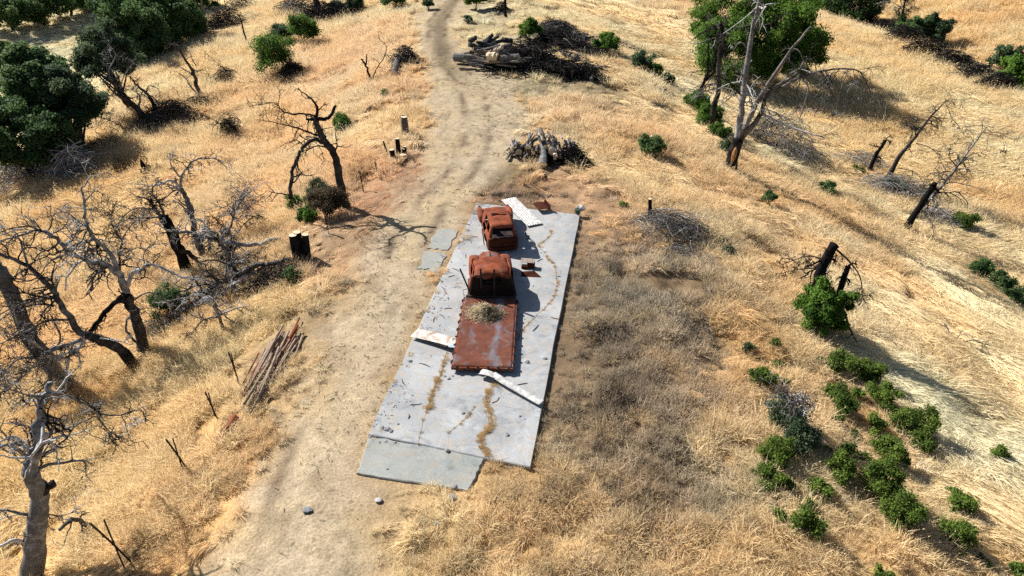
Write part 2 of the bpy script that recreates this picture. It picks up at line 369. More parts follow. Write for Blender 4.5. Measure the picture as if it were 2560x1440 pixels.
# (photo point, colour of the sunlit dry grass there, grass height, tufts per m2 factor, kind: 0 fluffy, 1 lodged flat, 2 cropped, 3 weedy)
ZONE = [
 (300,1300,(212,172,116),.42,1,0),(150,1100,(214,170,108),.45,1,0),(450,1000,(206,164,108),.45,1,0),(420,1250,(205,162,108),.42,1,0),(600,700,(212,170,116),.4,1,0),
 (560,870,(214,176,120),.45,1,0),(200,600,(214,168,108),.4,1,0),(300,450,(214,170,110),.4,1,0),(480,330,(218,176,120),.4,1,0),(620,380,(214,170,116),.36,1,0),(680,560,(206,164,110),.34,1,0),
 (600,250,(216,172,118),.36,1,0),(850,180,(216,172,122),.34,1,0),(930,330,(218,178,124),.34,1,0),(880,430,(208,162,112),.34,1,0),(500,180,(222,184,128),.36,1,0),(720,60,(220,180,124),.36,1,0),
 (920,100,(216,172,122),.34,1,0),(1010,220,(212,168,118),.3,1,0),(950,500,(190,142,102),.26,1,2),(870,600,(186,146,104),.24,1,2),(760,850,(192,158,110),.26,.9,2),(640,1150,(196,156,106),.3,1,0),
 (1020,450,(200,152,110),.22,1,2),(890,1210,(196,154,104),.22,1,2),(950,1300,(204,168,118),.2,1,2),(1100,1400,(206,168,116),.25,1,0),(800,1420,(205,180,132),.12,.5,2),(1250,1350,(196,156,106),.3,1,0),
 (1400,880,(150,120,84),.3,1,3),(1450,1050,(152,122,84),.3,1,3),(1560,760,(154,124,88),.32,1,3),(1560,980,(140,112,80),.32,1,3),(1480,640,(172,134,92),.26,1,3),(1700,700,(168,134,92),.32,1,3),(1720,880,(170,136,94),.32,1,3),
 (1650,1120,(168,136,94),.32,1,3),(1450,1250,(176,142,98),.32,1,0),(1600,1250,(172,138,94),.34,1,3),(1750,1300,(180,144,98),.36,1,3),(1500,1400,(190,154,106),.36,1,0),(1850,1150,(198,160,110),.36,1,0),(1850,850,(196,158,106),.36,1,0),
 (1850,1400,(190,152,102),.36,1,0),(2100,1400,(206,168,116),.34,1,0),(2000,1200,(206,168,114),.34,1,0),(2100,1000,(206,166,114),.34,1,0),(1950,720,(208,168,116),.34,1,0),(1750,560,(200,162,112),.34,1,0),(1900,580,(208,170,120),.34,1,0),
 (2000,500,(204,164,112),.34,1,0),(2300,1000,(234,204,152),.45,1,1),(2450,1100,(236,206,156),.45,1,1),(2450,900,(232,200,148),.45,1,1),(2400,750,(232,198,144),.42,1,1),(2500,1300,(224,188,134),.4,1,1),(2280,800,(226,190,136),.4,1,1),(2300,1380,(212,174,122),.36,1,0),
 (2150,650,(214,174,122),.36,1,0),(2500,620,(226,192,140),.36,1,1),(2450,520,(212,170,114),.38,1,0),(2200,330,(214,174,116),.36,1,0),(2250,220,(222,184,126),.36,1,0),(2450,330,(224,188,134),.36,1,1),(2150,140,(216,176,118),.36,1,0),(2400,420,(222,186,130),.36,1,1),
 (1650,60,(226,190,138),.36,1,1),(1520,40,(222,186,132),.34,1,1),(1750,30,(214,174,122),.36,1,0),(1600,110,(220,184,130),.34,1,1),(1680,210,(222,188,138),.3,1,1),(1820,330,(222,188,136),.3,1,1),(1480,300,(206,162,112),.3,1,0),(1400,260,(200,158,110),.28,1,0),
 (1300,220,(178,158,118),.16,.7,2),(1230,260,(196,176,134),.12,.5,2),(1450,215,(176,152,112),.2,.8,2),(1620,330,(210,168,116),.32,1,0),(1560,430,(218,184,132),.3,1,1),(1500,380,(206,168,118),.28,1,0),(1650,480,(208,170,118),.3,1,0),(1740,430,(202,162,112),.32,1,0),
 (1280,440,(150,126,88),.2,1,2),(1270,480,(150,112,76),.22,1,3),(1400,470,(196,150,104),.22,1,2),(1450,500,(196,152,108),.22,1,2),(1250,50,(206,180,132),.2,.8,2),(1180,30,(206,184,140),.16,.6,2),(1300,110,(208,180,132),.2,.8,2),(1380,60,(214,178,124),.28,1,0),
 (1560,190,(208,170,118),.3,1,0),(2450,40,(206,164,108),.36,1,0),(2520,100,(214,174,118),.36,1,0),(2350,20,(212,172,114),.36,1,0),(60,110,(228,200,150),.3,1,1),(200,60,(226,198,148),.3,1,1),(330,45,(224,194,144),.3,1,1),(20,180,(226,200,150),.3,1,1),
]
zp = []; zc = []; zh = []; zk = []; zd_ = []
for a in ZONE:
    p = hit(a[0], a[1]); zp.append(p[:2]); zc.append(lin(a[2])); zh.append(a[3]); zd_.append(a[4]); zk.append(np.eye(4)[a[5]])
zp = np.array(zp); zc = np.array(zc); zh = np.array(zh); zk = np.array(zk); zd_ = np.array(zd_)
zs = 1.6 + .045 * np.hypot(zp[:, 0], zp[:, 1])
def zone(x, y):
    x = np.asarray(x, float).ravel(); y = np.asarray(y, float).ravel()
    c = np.zeros((len(x), 3)); h = np.zeros(len(x)); k = np.zeros((len(x), 4)); dn = np.zeros(len(x))
    for s0 in range(0, len(x), 60000):
        sl_ = slice(s0, s0 + 60000); X = x[sl_]; Y = y[sl_]
        X = X + 2.5 * fbm(X * .35, Y * .35, 51, 3); Y = Y + 2.5 * fbm(X * .35, Y * .35, 61, 3)
        d2 = ((X[:, None] - zp[None, :, 0]) ** 2 + (Y[:, None] - zp[None, :, 1]) ** 2) / zs[None] ** 2
        wt = 1 / (d2 + .08) ** 1.6; wt /= wt.sum(1)[:, None]
        c[sl_] = wt @ zc; h[sl_] = wt @ zh; k[sl_] = wt @ zk; dn[sl_] = wt @ zd_
    return c, h, k, dn
TRACKC = lin((214, 197, 172)); RUT = lin((156, 139, 120)); STRAW = lin((218, 198, 164)); ALB = .80; GAIN = np.array([1.0, 1.06, 1.13])
def spacing(a, b, f):
    v = [a]
    while v[-1] < b: v.append(v[-1] + f(v[-1]))
    return np.array(v)
gy = spacing(5, 330, lambda y: .17 if y < 42 else min(.17 + (y - 42) * .006, 3))
gx_r = spacing(0, 200, lambda x: .17 if x < 26 else min(.17 + (x - 26) * .015, 2.5))
gx = np.concatenate([-gx_r[:0:-1], gx_r])
GX, GY = np.meshgrid(gx, gy)
GZ = hgt(GX.ravel(), GY.ravel()).reshape(GX.shape)
pm = path_mask(GX.ravel(), GY.ravel())
zcol, zhh, zkk, zdn = zone(GX.ravel(), GY.ravel())
xf, yf = GX.ravel(), GY.ravel()
n1 = fbm(xf * .5, yf * .5, 71, 4); n2 = fbm(xf * 2.2, yf * 2.2, 72, 4); n3 = fbm(xf * 5, yf * 5, 75, 2)
col = zcol * (1 + .35 * n1 + .30 * n2)[:, None] * GAIN * (1.1 - .32 * zkk[:, 2:3])
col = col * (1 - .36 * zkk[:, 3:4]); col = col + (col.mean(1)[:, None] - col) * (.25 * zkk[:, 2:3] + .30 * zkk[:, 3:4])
# matted straw, ruts and bare soil in the track
cx_ = (np.interp(yf, PL[:, 1], PL[:, 0]) + np.interp(yf, PR[:, 1], PR[:, 0])) / 2
off = xf - cx_ + .5 * fbm(xf * .12, yf * .12, 78, 2)
rut = np.maximum(np.exp(-((off + .95) / .30) ** 2), np.exp(-((off - .75) / .30) ** 2)) * sstep(-.25, .12, fbm(xf * .35, yf * .22, 79, 3))
tc_ = TRACKC + (STRAW - TRACKC) * np.clip(.5 + 2.2 * fbm(xf * .6, yf * .35, 80, 4), 0, 1)[:, None]
tc_ = tc_ + (RUT - tc_) * np.clip(rut * .95 * np.clip(.6 + 3 * fbm(xf * 1.6, yf * .8, 83, 4), 0, 1.2) + .5 * sstep(.06, .28, fbm(xf * 1.3, yf * .7, 81, 4)), 0, 1)[:, None]
tc_ = tc_ * (1 + .40 * n2 + .30 * n3)[:, None] * .72
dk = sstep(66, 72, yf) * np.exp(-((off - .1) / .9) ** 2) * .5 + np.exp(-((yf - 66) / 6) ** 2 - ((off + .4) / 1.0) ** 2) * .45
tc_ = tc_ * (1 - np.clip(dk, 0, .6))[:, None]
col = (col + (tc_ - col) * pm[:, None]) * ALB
ny, nx = GX.shape
idx = np.arange(ny * nx).reshape(ny, nx)
Q = np.stack([idx[:-1, :-1], idx[:-1, 1:], idx[1:, 1:], idx[1:, :-1]], -1).reshape(-1, 4)
isp = pm[Q].mean(1) > .5
def sheet(name, q):
    u, inv = np.unique(q.ravel(), return_inverse=True)
    mb = MB(); mb.add(np.stack([xf[u], yf[u], GZ.ravel()[u]], 1), inv.reshape(-1, 4), 0)
    ob = mb.build(name, M['ground'], smooth=True)
    at = ob.data.attributes.new("col", 'FLOAT_COLOR', 'POINT')
    at.data.foreach_set("color", np.c_[np.clip(col[u], .01, .9), np.ones(len(u))].astype(np.float32).ravel())
    tag(ob, kind='structure'); return ob
sheet("ground", Q[~isp]); sheet("dirt_track", Q[isp])

# ------------------------------------------------------------------ concrete pads
def pad(name, corners, top, thick, mat, jag=0.0, n=14):
    P = [np.array(c[:2]) for c in corners]; pts = []
    for i in range(4):
        a, b = P[i], P[(i + 1) % 4]
        for k in range(n): pts.append(a + (b - a) * k / n + (rng.normal(0, jag, 2) if jag else 0))
    pts = np.array(pts); m = len(pts); c = pts.mean(0)
    inner = c + (pts - c) * (1 - .03 / np.linalg.norm(pts - c, axis=1)[:, None])
    V = np.concatenate([np.c_[inner, np.full(m, top)], np.c_[pts, np.full(m, top - .025)], np.c_[pts, np.full(m, top - thick)], [[*c, top]]])
    i = np.arange(m); j = (i + 1) % m
    mb = MB(); mb.add(V, [np.stack([np.full(m, 3 * m), j, i], -1), np.stack([i, j, m + j, m + i], -1), np.stack([m + i, m + j, 2 * m + j, 2 * m + i], -1)])
    o = mb.build(name, mat); tag(o, kind='structure')
    bm = bmesh.new(); bm.from_mesh(o.data); bmesh.ops.recalc_face_normals(bm, faces=bm.faces); bm.to_mesh(o.data); bm.free(); return o
slab = pad("concrete_slab", SLAB, .10, .35, M['concrete'], .012)
apron = pad("concrete_apron", APRON, .065, .3, M['apron'], .015)
patch_a = pad("concrete_patch", [flat(1096, 572), flat(1148, 576), flat(1120, 628), flat(1066, 622)], .035, .12, M['apron'], .06, 6)
patch_b = pad("concrete_patch", [flat(1062, 628), flat(1116, 634), flat(1098, 684), flat(1046, 672)], .035, .12, M['apron'], .06, 6)
def ribbon(name, pix, wid, mat, parent, top=.104, wob=.09, sub=14, sp=False):
    P = np.array([flat(px, py, top)[:2] for px, py in pix]); t = np.linspace(0, len(P) - 1, (len(P) - 1) * sub + 1)
    X = np.interp(t, np.arange(len(P)), P[:, 0]); Y = np.interp(t, np.arange(len(P)), P[:, 1])
    X = X + wob * 2 * fbm(t * .9, t * 0 + len(pix), 5, 3); Y = Y + wob * 2 * fbm(t * .9, t * 0 + 9, 6, 3)
    w_ = .32 * np.interp(t, np.arange(len(P)), np.broadcast_to(wid, (len(P),))) * (.4 + 1.2 * vnoise(t * 2.3, t * 0, 8))
    D = np.stack([np.gradient(X), np.gradient(Y)], 1); D /= np.linalg.norm(D, axis=1)[:, None] + 1e-9
    Nn = np.stack([-D[:, 1], D[:, 0]], 1)
    a = np.stack([X, Y], 1) + Nn * w_[:, None] / 2; b = np.stack([X, Y], 1) - Nn * w_[:, None] / 2; m = len(X)
    mb = MB(); mb.add(np.concatenate([np.c_[a, np.full(m, top)], np.c_[b, np.full(m, top)]]), np.stack([np.arange(m - 1), np.arange(1, m), m + np.arange(1, m), m + np.arange(m - 1)], -1))
    o = mb.build(name, mat, parent); return np.stack([X, Y], 1), w_
CR = [
 ([(1373,572),(1380,585),(1362,602),(1346,612),(1365,635),(1372,650),(1386,662),(1390,690),(1392,715),(1388,745),(1370,762),(1345,782),(1322,805),(1300,830),(1296,850)], .10, .9),
 ([(1118,880),(1104,925),(1098,950),(1082,985),(1070,1015),(1068,1022)], .16, 1.6),
 ([(1068,1022),(1060,1050),(1055,1075),(1048,1110)], .03, .25),
 ([(1240,952),(1222,975),(1214,998),(1222,1025),(1232,1055),(1212,1080),(1200,1092),(1204,1120),(1218,1140)], .17, 1.9),
 ([(1186,1015),(1172,1040),(1150,1060),(1124,1080)], .04, .4),
 ([(1124,1080),(1120,1110)], .012, 0),
]
weed_pts = []
for pix, wd, dens in CR:
    pts, w_ = ribbon("crack", pix, wd, M['soil'], slab)
    for k in range(len(pts)):
        for _ in range(rng.poisson(dens * .62)):
            weed_pts.append((pts[k][0] + rng.normal(0, wd * .42), pts[k][1] + rng.normal(0, wd * .26), .09, .75 if dens > 1 else .55))
for a, b in (((1160,633),(1450,662)),((1085,772),(1395,800)),((1020,880),(1390,915)),((985,975),(1352,1030)),((1140,690),(1185,700))):
    ribbon("joint", [a, ((a[0]+b[0])/2, (a[1]+b[1])/2), b], .014, M['soil'], slab, wob=.004)

# ------------------------------------------------------------------ shells and other shaped steel
def rounded(size, rad, n=10, shape=None, cut=None, thick=.018, center=(0, 0, 0)):
    """a rounded box shell: n x n faces a side, SHAPE bends its points, CUT drops faces (window openings), solidified"""
    bm = bmesh.new(); sx, sy, sz = [v / 2 for v in size]; vs = {}
    def vert(p):
        k = tuple(round(c, 5) for c in p)
        if k not in vs: vs[k] = bm.verts.new(k)
        return vs[k]
    g = np.linspace(-1, 1, n + 1)
    for ax in range(3):
        for sg in (-1, 1):
            for i in range(n):
                for j in range(n):
                    q = []
                    for a, b in ((g[i], g[j]), (g[i + 1], g[j]), (g[i + 1], g[j + 1]), (g[i], g[j + 1])):
                        p = [0, 0, 0]; p[ax] = sg; p[(ax + 1) % 3] = a; p[(ax + 2) % 3] = b
                        q.append(vert((p[0] * sx, p[1] * sy, p[2] * sz)))
                    bm.faces.new(q if sg > 0 else q[::-1])
    for v in bm.verts:
        p = np.array(v.co); lim = np.array([sx, sy, sz]) - rad; c = np.clip(p, -lim, lim); d = p - c; L = np.linalg.norm(d)
        if L > 1e-6: p = c + d / L * rad
        if shape: p = np.array(shape(p))
        dn = np.array([1, 1, 1]) * .022 * float(fbm(np.array([p[0] * 2.3 + p[2] * 1.7 + size[1]]), np.array([p[1] * 2.3 - p[2] * 1.9]), 77, 2)[0]) if min(size) > .25 else 0
        v.co = p + np.array(center) + dn
    if cut:
        dead = [f for f in bm.faces if cut(f.calc_center_median())]
        bmesh.ops.delete(bm, geom=dead, context='FACES')
    bmesh.ops.recalc_face_normals(bm, faces=bm.faces)
    return bm
def bmobj(name, bm, mat, parent=None, smooth=True, thick=0.0):
    me = bpy.data.meshes.new(name); bm.to_mesh(me); bm.free()
    for m_ in (mat if isinstance(mat, (list, tuple)) else [mat]): me.materials.append(m_)
    if smooth:
        me.polygons.foreach_set("use_smooth", np.ones(len(me.polygons), bool))
        me.set_sharp_from_angle(angle=R(40))
    o = bpy.data.objects.new(name, me); COL.objects.link(o); o.parent = parent
    if thick:
        md = o.modifiers.new("sheet_thickness", 'SOLIDIFY'); md.thickness = thick; md.offset = -1
    return o

# ------------------------------------------------------------------ burnt-out flatbed truck
TB = flat(1205, 916, .38); TF = flat(1226, 744, .38)
th = math.atan2(TF[0] - TB[0], TF[1] - TB[1]); BL = float(np.hypot(*(TF - TB)[:2])); BW = 2.22
truck = empty("flatbed_truck", (TB[0], TB[1], .10), -th)
tag(truck, "burnt-out flatbed truck of rusted steel with straw on its deck, standing on the concrete", "truck")
bm = bmesh.new(); nxx, nyy = 30, 56; grid = {}
for i in range(nxx + 1):
    for j in range(nyy + 1):
        x = (i / nxx - .5) * BW; y = j / nyy * BL
        z = .27 + .05 * float(fbm(np.array([x * 1.1]), np.array([y * .8]), 90, 3)[0]) + .012 * math.sin(y * 5.2) - .02 * (abs(x) < .9) * math.cos(x * 1.6)
        if j == 0: z -= .02 + .03 * (x / BW + .5)
        if j == nyy: y += .05 * math.sin(x * 3)
        grid[i, j] = bm.verts.new((x, y, z))
for i in range(nxx):
    for j in range(nyy): bm.faces.new((grid[i, j], grid[i + 1, j], grid[i + 1, j + 1], grid[i, j + 1]))
deck = bmobj("deck", bm, M['rust_deck'], truck, thick=.02)
for sx in (-1, 1):
    mb = MB(); mb.box((sx * (BW / 2 + .022), BL / 2, .21), (.04, BL - .02, .13)); mb.build("side_rail", M['rust'], truck)
mb = MB(); mb.box((0, -.025, .185), (BW + .09, .045, .12)); mb.build("rear_rail", M['rust'], truck)
for sx in (-1, 1):
    for k in range(9):
        y = .28 + k * (BL - .5) / 8
        mb = MB(); mb.box((sx * (BW / 2 + .072), y, .23), (.055, .095, .09)); mb.box((sx * (BW / 2 + .03), y, .286), (.07, .10, .012)); mb.build("stake_pocket", M['iron'], truck)
for k in range(6):
    x = -BW / 2 + .15 + k * (BW - .3) / 5
    mb = MB(); mb.box((x, -.075, .20), (.10, .05, .09)); mb.box((x, -.01, .287), (.09, .06, .012)); mb.build("stake_pocket", M['iron'], truck)
for sx in (-1, 1):
    mb = MB(); mb.box((sx * .42, BL / 2 + .95, .10), (.09, BL + 1.6, .16)); mb.build("chassis_beam", M['rust_dark'], truck)
for k in range(7):
    mb = MB(); mb.box((0, .3 + k * (BL - .6) / 6, .195), (BW - .1, .07, .05)); mb.build("cross_beam", M['rust_dark'], truck)
def wheel(parent, x, y, r, wd):
    mb = MB(); a = np.linspace(0, 2 * math.pi, 25)[:-1]
    prof = [(-wd / 2, r * .5), (-wd / 2, r), (-wd / 2 + .03, r), (-wd / 2 + .05, r * .86), (wd / 2 - .05, r * .86), (wd / 2 - .03, r), (wd / 2, r), (wd / 2, r * .5), (wd * .1, r * .25), (wd * .1, .001)]
    V = np.array([[px, pr * math.cos(t), pr * math.sin(t)] for px, pr in prof for t in a]) + np.array([x, y, r * .9])
    i = np.arange(len(prof) - 1)[:, None] * 24; j = np.arange(24)[None]; k = (j + 1) % 24
    mb.add(V, np.stack([i + j, i + k, i + 24 + k, i + 24 + j], -1).reshape(-1, 4)); return mb.build("wheel_rim", M['iron'], parent)
wheel(truck, -BW / 2 - .10, 1.75, .14, .16)
# headache rack uprights, bent stake and a dangling rod
for px in (-.40, .17):
    mb = MB(); mb.box((px, BL + .10, .95), (.075, .02, 1.36)); mb.box((px + .03, BL + .13, .95), (.02, .07, 1.36)); mb.build("rack_upright", M['iron'], truck)
mb = MB(); mb.box((0, BL + .08, .27), (BW - .1, .09, .10)); mb.build("rack_beam", M['iron'], truck)
lp = upright(1150, 672, np.array([TF[0] - 1.0, TF[1] + .15, 0])); l0 = upright(1178, 738, np.array([TF[0] - 1.0, TF[1] + .15, 0]))
Mi = (Matrix.Translation((TB[0], TB[1], .10)) @ Matrix.Rotation(-th, 4, 'Z')).inverted()
def tl(p): return np.array(Mi @ Vector(p))
mb = MB(); mb.tube([tl(lp), tl(l0)], .035, 8); mb.build("bent_stake", M['iron'], truck)
PP = np.array([TF[0] - 1.1, TF[1], 0])
mb = MB(); mb.tube([tl(upright(*q, PP)) for q in ((1168,722),(1157,725),(1160,736),(1161,749),(1170,742),(1180,739),(1196,742),(1212,749))], .016, 6); mb.build("hook_rod", M['iron'], truck)
mb = MB(); mb.tube([tl(upright(1250,741,np.array([TF[0]+.2,TF[1]-.1,0]))), tl(upright(1265,744,np.array([TF[0]+.2,TF[1]-.2,0]))), tl(upright(1280,749,np.array([TF[0]+.2,TF[1]-.2,0])))], .018, 6); mb.build("loose_rod", M['iron'], truck)
# cab, with its own small turn
cab = empty("cab", (.06, BL + .20, .0), R(6)); cab.parent = truck; cab.scale = (1.05, 1.22, 1.10)
def cab_shape(p):
    x, y, z = p; t = (z + .64) / 1.28
    s_ = 1.0 - .24 * max(0, t - .38) ** 1.1 * 1.5
    y2 = y * (1 - .10 * max(0, t - .45)) - .08 * max(0, t - .5) * (1 if y > 0 else -.6)
    return (x * s_ + .035 * math.sin(y * 5 + z * 4), y2, z - .05 * (t > .9) * (x / .6) ** 2 + .02 * math.sin(x * 6 + y * 3))
def cab_cut(c):
    if c.y < .02 and abs(c.x) < .36 and .78 < c.z < .99: return True          # rear window
    if c.y > 1.15 and abs(c.x) < .58 and .72 < c.z < 1.08: return True         # windscreen
    if abs(c.x) > .5 and .35 < c.y < 1.02 and .66 < c.z < 1.05: return True    # door windows
    return c.z < .03
bm = rounded((1.84, 1.34, 1.28), .17, 20, cab_shape, cab_cut, .02, (0, .62, .66))
for f in bm.faces:
    c = f.calc_center_median()
    if c.y < .12 and c.z < 1.06 + .05 * math.sin(c.x * 7) or (abs(c.x) > .62 and c.x > 0 and c.z < .9): f.material_index = 1  # cab back and right side near-black: painted shade as well as soot
bmobj("cab_shell", bm, [M['rust'], M['soot_shade']], cab, thick=.018)
mb = MB(); mb.box((0, .6, .10), (1.6, 1.2, .04)); mb.box((0, 1.05, .62), (1.45, .10, .22)); mb.box((0, .28, .38), (1.3, .45, .10)); mb.box((0, .1, .62), (1.3, .08, .42)); mb.build("cab_interior", M['iron'], cab)
def hood_shape(p):
    x, y, z = p; t = (y + .62) / 1.24
    zz = z + .09 * (1 - abs(x) / .46) * (z > 0) - .12 * t * (z > 0) - .06 * t * t * (z > 0)
    return (x * (1 - .24 * t) , y, zz)
bm = rounded((1.22, 1.24, .62), .18, 14, hood_shape, lambda c: c.z < .15, .018, (0, 1.82, .60))
bmobj("hood", bm, M['rust'], cab, thick=.018)
mb = MB(); mb.tube([(0, 1.22, 1.03), (0, 1.6, .99), (0, 2.0, .92), (0, 2.38, .79)], .012, 6); mb.build("hood_hinge", M['rust_dark'], cab)
for sx in (-1, 1):
    def fs(p, sx=sx):
        x, y, z = p; t = (y + .75) / 1.5
        arch = .30 * math.sin(math.pi * min(1, max(0, t * .9 + .1))) ** .8
        return (x + .05 * t * -sx, y, z * .55 + arch - .14)
    bm = rounded((.46, 1.5, .62), .19, 12, fs, lambda c: c.z < .20 and abs(c.y - 1.95) < .42, .018, (sx * .70, 1.78, .50))
    bmobj("fender", bm, M['rust'], cab, thick=.018)
mb = MB(); mb.box((0, 2.44, .45), (.62, .05, .5)); [mb.box((-.24 + k * .08, 2.475, .45), (.025, .03, .46)) for k in range(7)]; mb.build("radiator_grille", M['rust_dark'], cab)
for sx in (-1, 1):
    mb = MB(); mb.box((sx * .93, .72, .12), (.12, 1.3, .035), rot=.04 * sx); mb.build("running_board", M['rust_dark'], cab)
mb = MB(); mb.box((.80, .72, .55), (.028, .86, .66), rot=-.05); mb.tube([(.86, .36, .92), (.88, .8, .62)], .025, 6); mb.tube([(.87, .35, .75), (.885, .45, .5), (.885, .5, .25)], .02, 6); mb.build("door", M['rust_dark'], cab)

# ------------------------------------------------------------------ burnt-out car
CR_ = flat(1258, 622, .3); CF_ = flat(1236, 533, .55)
ch = math.atan2(CF_[0] - CR_[0], CF_[1] - CR_[1]); CLn = 3.75
car = empty("rusted_car", (CR_[0], CR_[1], .10), -ch)
tag(car, "burnt-out rusted car shell without glass, its tail against the truck's hood", "car")
def body_shape(p):
    x, y, z = p; t = (y + CLn / 2) / CLn
    wd = 1 - .10 * max(0, t - .62) * 2.2 - .05 * max(0, .2 - t) * 4
    top = z - (.10 * max(0, t - .66) * 3 * (z > 0)) + .05 * (z > 0) * math.cos(x * 1.9) + .02 * math.sin(y * 4 + x * 3)
    return (x * wd + .02 * math.sin(y * 3), y, top)
def body_cut(c):
    t = c.y / CLn
    if c.z > .70 and .06 < t < .66 and abs(c.x) < .62: return True               # open under the greenhouse
    if c.z < .05: return True
    if abs(c.x) > .55 and c.z < .36 and (abs(c.y - .72) < .30 or abs(c.y - 3.05) < .30): return True   # wheel arches
    if c.x < -.6 and 1.15 < c.y < 2.05 and c.z > .42: return True                 # missing door
    return False
bm = rounded((1.52, CLn, .74), .16, 24, body_shape, body_cut, .018, (0, CLn / 2, .40))
for f in bm.faces:
    c = f.calc_center_median()
    if c.y < .12 or (c.x > .66 and c.y < 2.4): f.material_index = 1  # tail and right flank get darker rust, shade put into the colour
bmobj("body_shell", bm, [M['rust'], M['rust_dark']], car, thick=.018)  # rust_dark here carries the painted shade on tail and right flank
def gh_shape(p):
    x, y, z = p; t = (z + .31) / .62; yc = y + 1.22
    fr = 1.0 if y > 0 else 0
    y2 = y - fr * .72 * t * (y / 1.22) + (1 - fr) * .10 * t
    return (x * (1 - .22 * t), y2, z + .045 * (z > 0) * (1 - (x / .7) ** 2) - (.015 * math.sin(x * 9 + y * 5) if z > 0 else 0))
def gh_cut(c):
    h = c.z
    if h < .74: return True
    if c.y < .42 and abs(c.x) < .50 and .80 < h < 1.22: return True                # rear window
    if c.y > 1.40 and abs(c.x) < .52 and .80 < h < 1.24: return True               # windscreen
    if abs(c.x) > .46 and .84 < h < 1.20 and (.42 < c.y < 1.12 or 1.24 < c.y < 1.95): return True
    if c.y > 1.30 and abs(c.x) < .36 and h > 1.2 and c.y < 1.52: return True       # front of the roof burnt through
    return False
bm = rounded((1.40, 2.44, .64), .13, 26, gh_shape, gh_cut, .02, (0, 1.34, 1.02))
bmobj("roof", bm, M['rust'], car, thick=.018)
mb = MB(); mb.box((0, 1.3, .16), (1.35, 2.3, .03)); mb.box((0, 2.42, .72), (1.25, .08, .12)); mb.tube([(-.5, .5, .55), (.5, .55, .6)], .03, 6); mb.tube([(-.35, 1.2, .4), (-.35, 1.25, .85), (.3, 1.3, .85), (.3, 1.25, .4)], .022, 6); mb.tube([(-.3, 2.3, .75), (-.25, 2.0, .95)], .02, 6); mb.build("seat_frame", M['iron'], car)
mb = MB(); mb.tube([(.42, 1.62, 1.24), (.1, 1.75, 1.18), (-.35, 1.95, 1.16)], .03, 6); mb.tube([(.42, 1.62, 1.24), (.50, 1.95, 1.12)], .025, 6); mb.build("windscreen_frame", M['rust'], car)
for sx in (-1, 1):
    def fs2(p, sx=sx):
        x, y, z = p; t = (y + .62) / 1.24
        return (x * (.8 + .35 * math.sin(math.pi * t)), y, z + .12 * math.sin(math.pi * t * .9 + .25))
    bm = rounded((.30, 1.24, .44), .14, 12, fs2, lambda c: c.z < .26 and abs(c.y - 3.1) < .3, .016, (sx * .74, 3.22, .47))
    bmobj("fender", bm, M['rust'], car, thick=.018)
    mb = MB(); a = np.linspace(0, 2 * math.pi, 13)[:-1]; mb.tube([(sx * .74, 3.80, .62), (sx * .74, 3.87, .63)], .095, 14); mb.build("headlamp_bowl", M['rust_dark'], car)
    wheel(car, sx * .66, .72, .20, .14); wheel(car, sx * .66, 3.05, .20, .14)
bm = rounded((.05, .95, .50), .02, 8, lambda p: (p[0] - .10 * (p[2] + .2) + .05 * p[1], p[1], p[2]), None, 0, (-.84, .98, .42))
bmobj("hanging_door", bm, M['rust_dark'], car)
mb = MB(); mb.tube([(-.62, -.03, .26), (0, -.06, .25), (.62, -.03, .28)], .04, 8); mb.build("rear_bumper", M['rust_dark'], car)
mb = MB(); mb.tube([(-.5, .06, .80), (.5, .06, .83)], .014, 6); mb.build("rear_window_trim", M['white'], car)

# ------------------------------------------------------------------ things lying on the pad
def corrugated(name, pix, width, h0, h1, mat, label, cat, amp=.018, pitch=.075, bend=0.0, warp=.0, top=.10):
    """a corrugated or folded sheet laid along a line of photo points, its waves along its length"""
    P = [flat(px, py, top + h) for (px, py), h in zip(pix, np.linspace(h0, h1, len(pix)))]
    P = np.array(P); t = np.linspace(0, len(P) - 1, 40); C = np.stack([np.interp(t, np.arange(len(P)), P[:, i]) for i in range(3)], 1)
    D = np.gradient(C[:, :2], axis=0); D /= np.linalg.norm(D, axis=1)[:, None]; Nn = np.stack([-D[:, 1], D[:, 0]], 1)
    m = max(8, int(width / pitch * 6)); u = np.linspace(-.5, .5, m) * width
    V = np.zeros((40, m, 3))
    V[..., :2] = C[:, None, :2] + Nn[:, None] * u[None, :, None]
    V[..., 2] = C[:, None, 2] + amp * np.sin(u / pitch * 2 * math.pi)[None] + bend * (u[None] / width * 2) ** 2 + warp * np.sin(t[:, None] * 2.1 + u[None] * 2) + amp
    bm = bmesh.new(); g = [[bm.verts.new(V[i, j]) for j in range(m)] for i in range(40)]
    for i in range(39):
        for j in range(m - 1): bm.faces.new((g[i][j], g[i + 1][j], g[i + 1][j + 1], g[i][j + 1]))
    bmesh.ops.recalc_face_normals(bm, faces=bm.faces); o = bmobj(name, bm, mat, thick=.006); tag(o, label, cat); return o
corrugated("corrugated_sheet", [(1271,497),(1300,526),(1338,563)], .85, .12, .06, M['white'], "long white corrugated metal sheet beside the rusted car", "metal sheet", .02, .14, warp=.012)
corrugated("corrugated_sheet", [(1036,832),(1085,843),(1142,858)], .62, .12, .24, M['peel'], "white corrugated sheet streaked with rust, poking out from under the truck bed", "metal sheet", .018, .12)
corrugated("steel_strip", [(1200,932),(1222,938),(1238,941)], .34, .14, .16, M['white'], "crumpled end of pale sheet behind the truck's tail", "metal sheet", .015, .2, .05, .03)
corrugated("folded_sheet", [(1232,938),(1262,958),(1310,985),(1354,1010)], .30, .14, .10, M['white'], "long narrow folded white sheet running from the truck's tail to the pad's edge", "metal sheet", .02, .32, .04, .008)
o = corrugated("plank", [(1056,846),(1100,858),(1120,863)], .22, .12, .20, M['pole'], "narrow weathered plank with a blue end under the rust-streaked sheet", "plank", .002, .3)
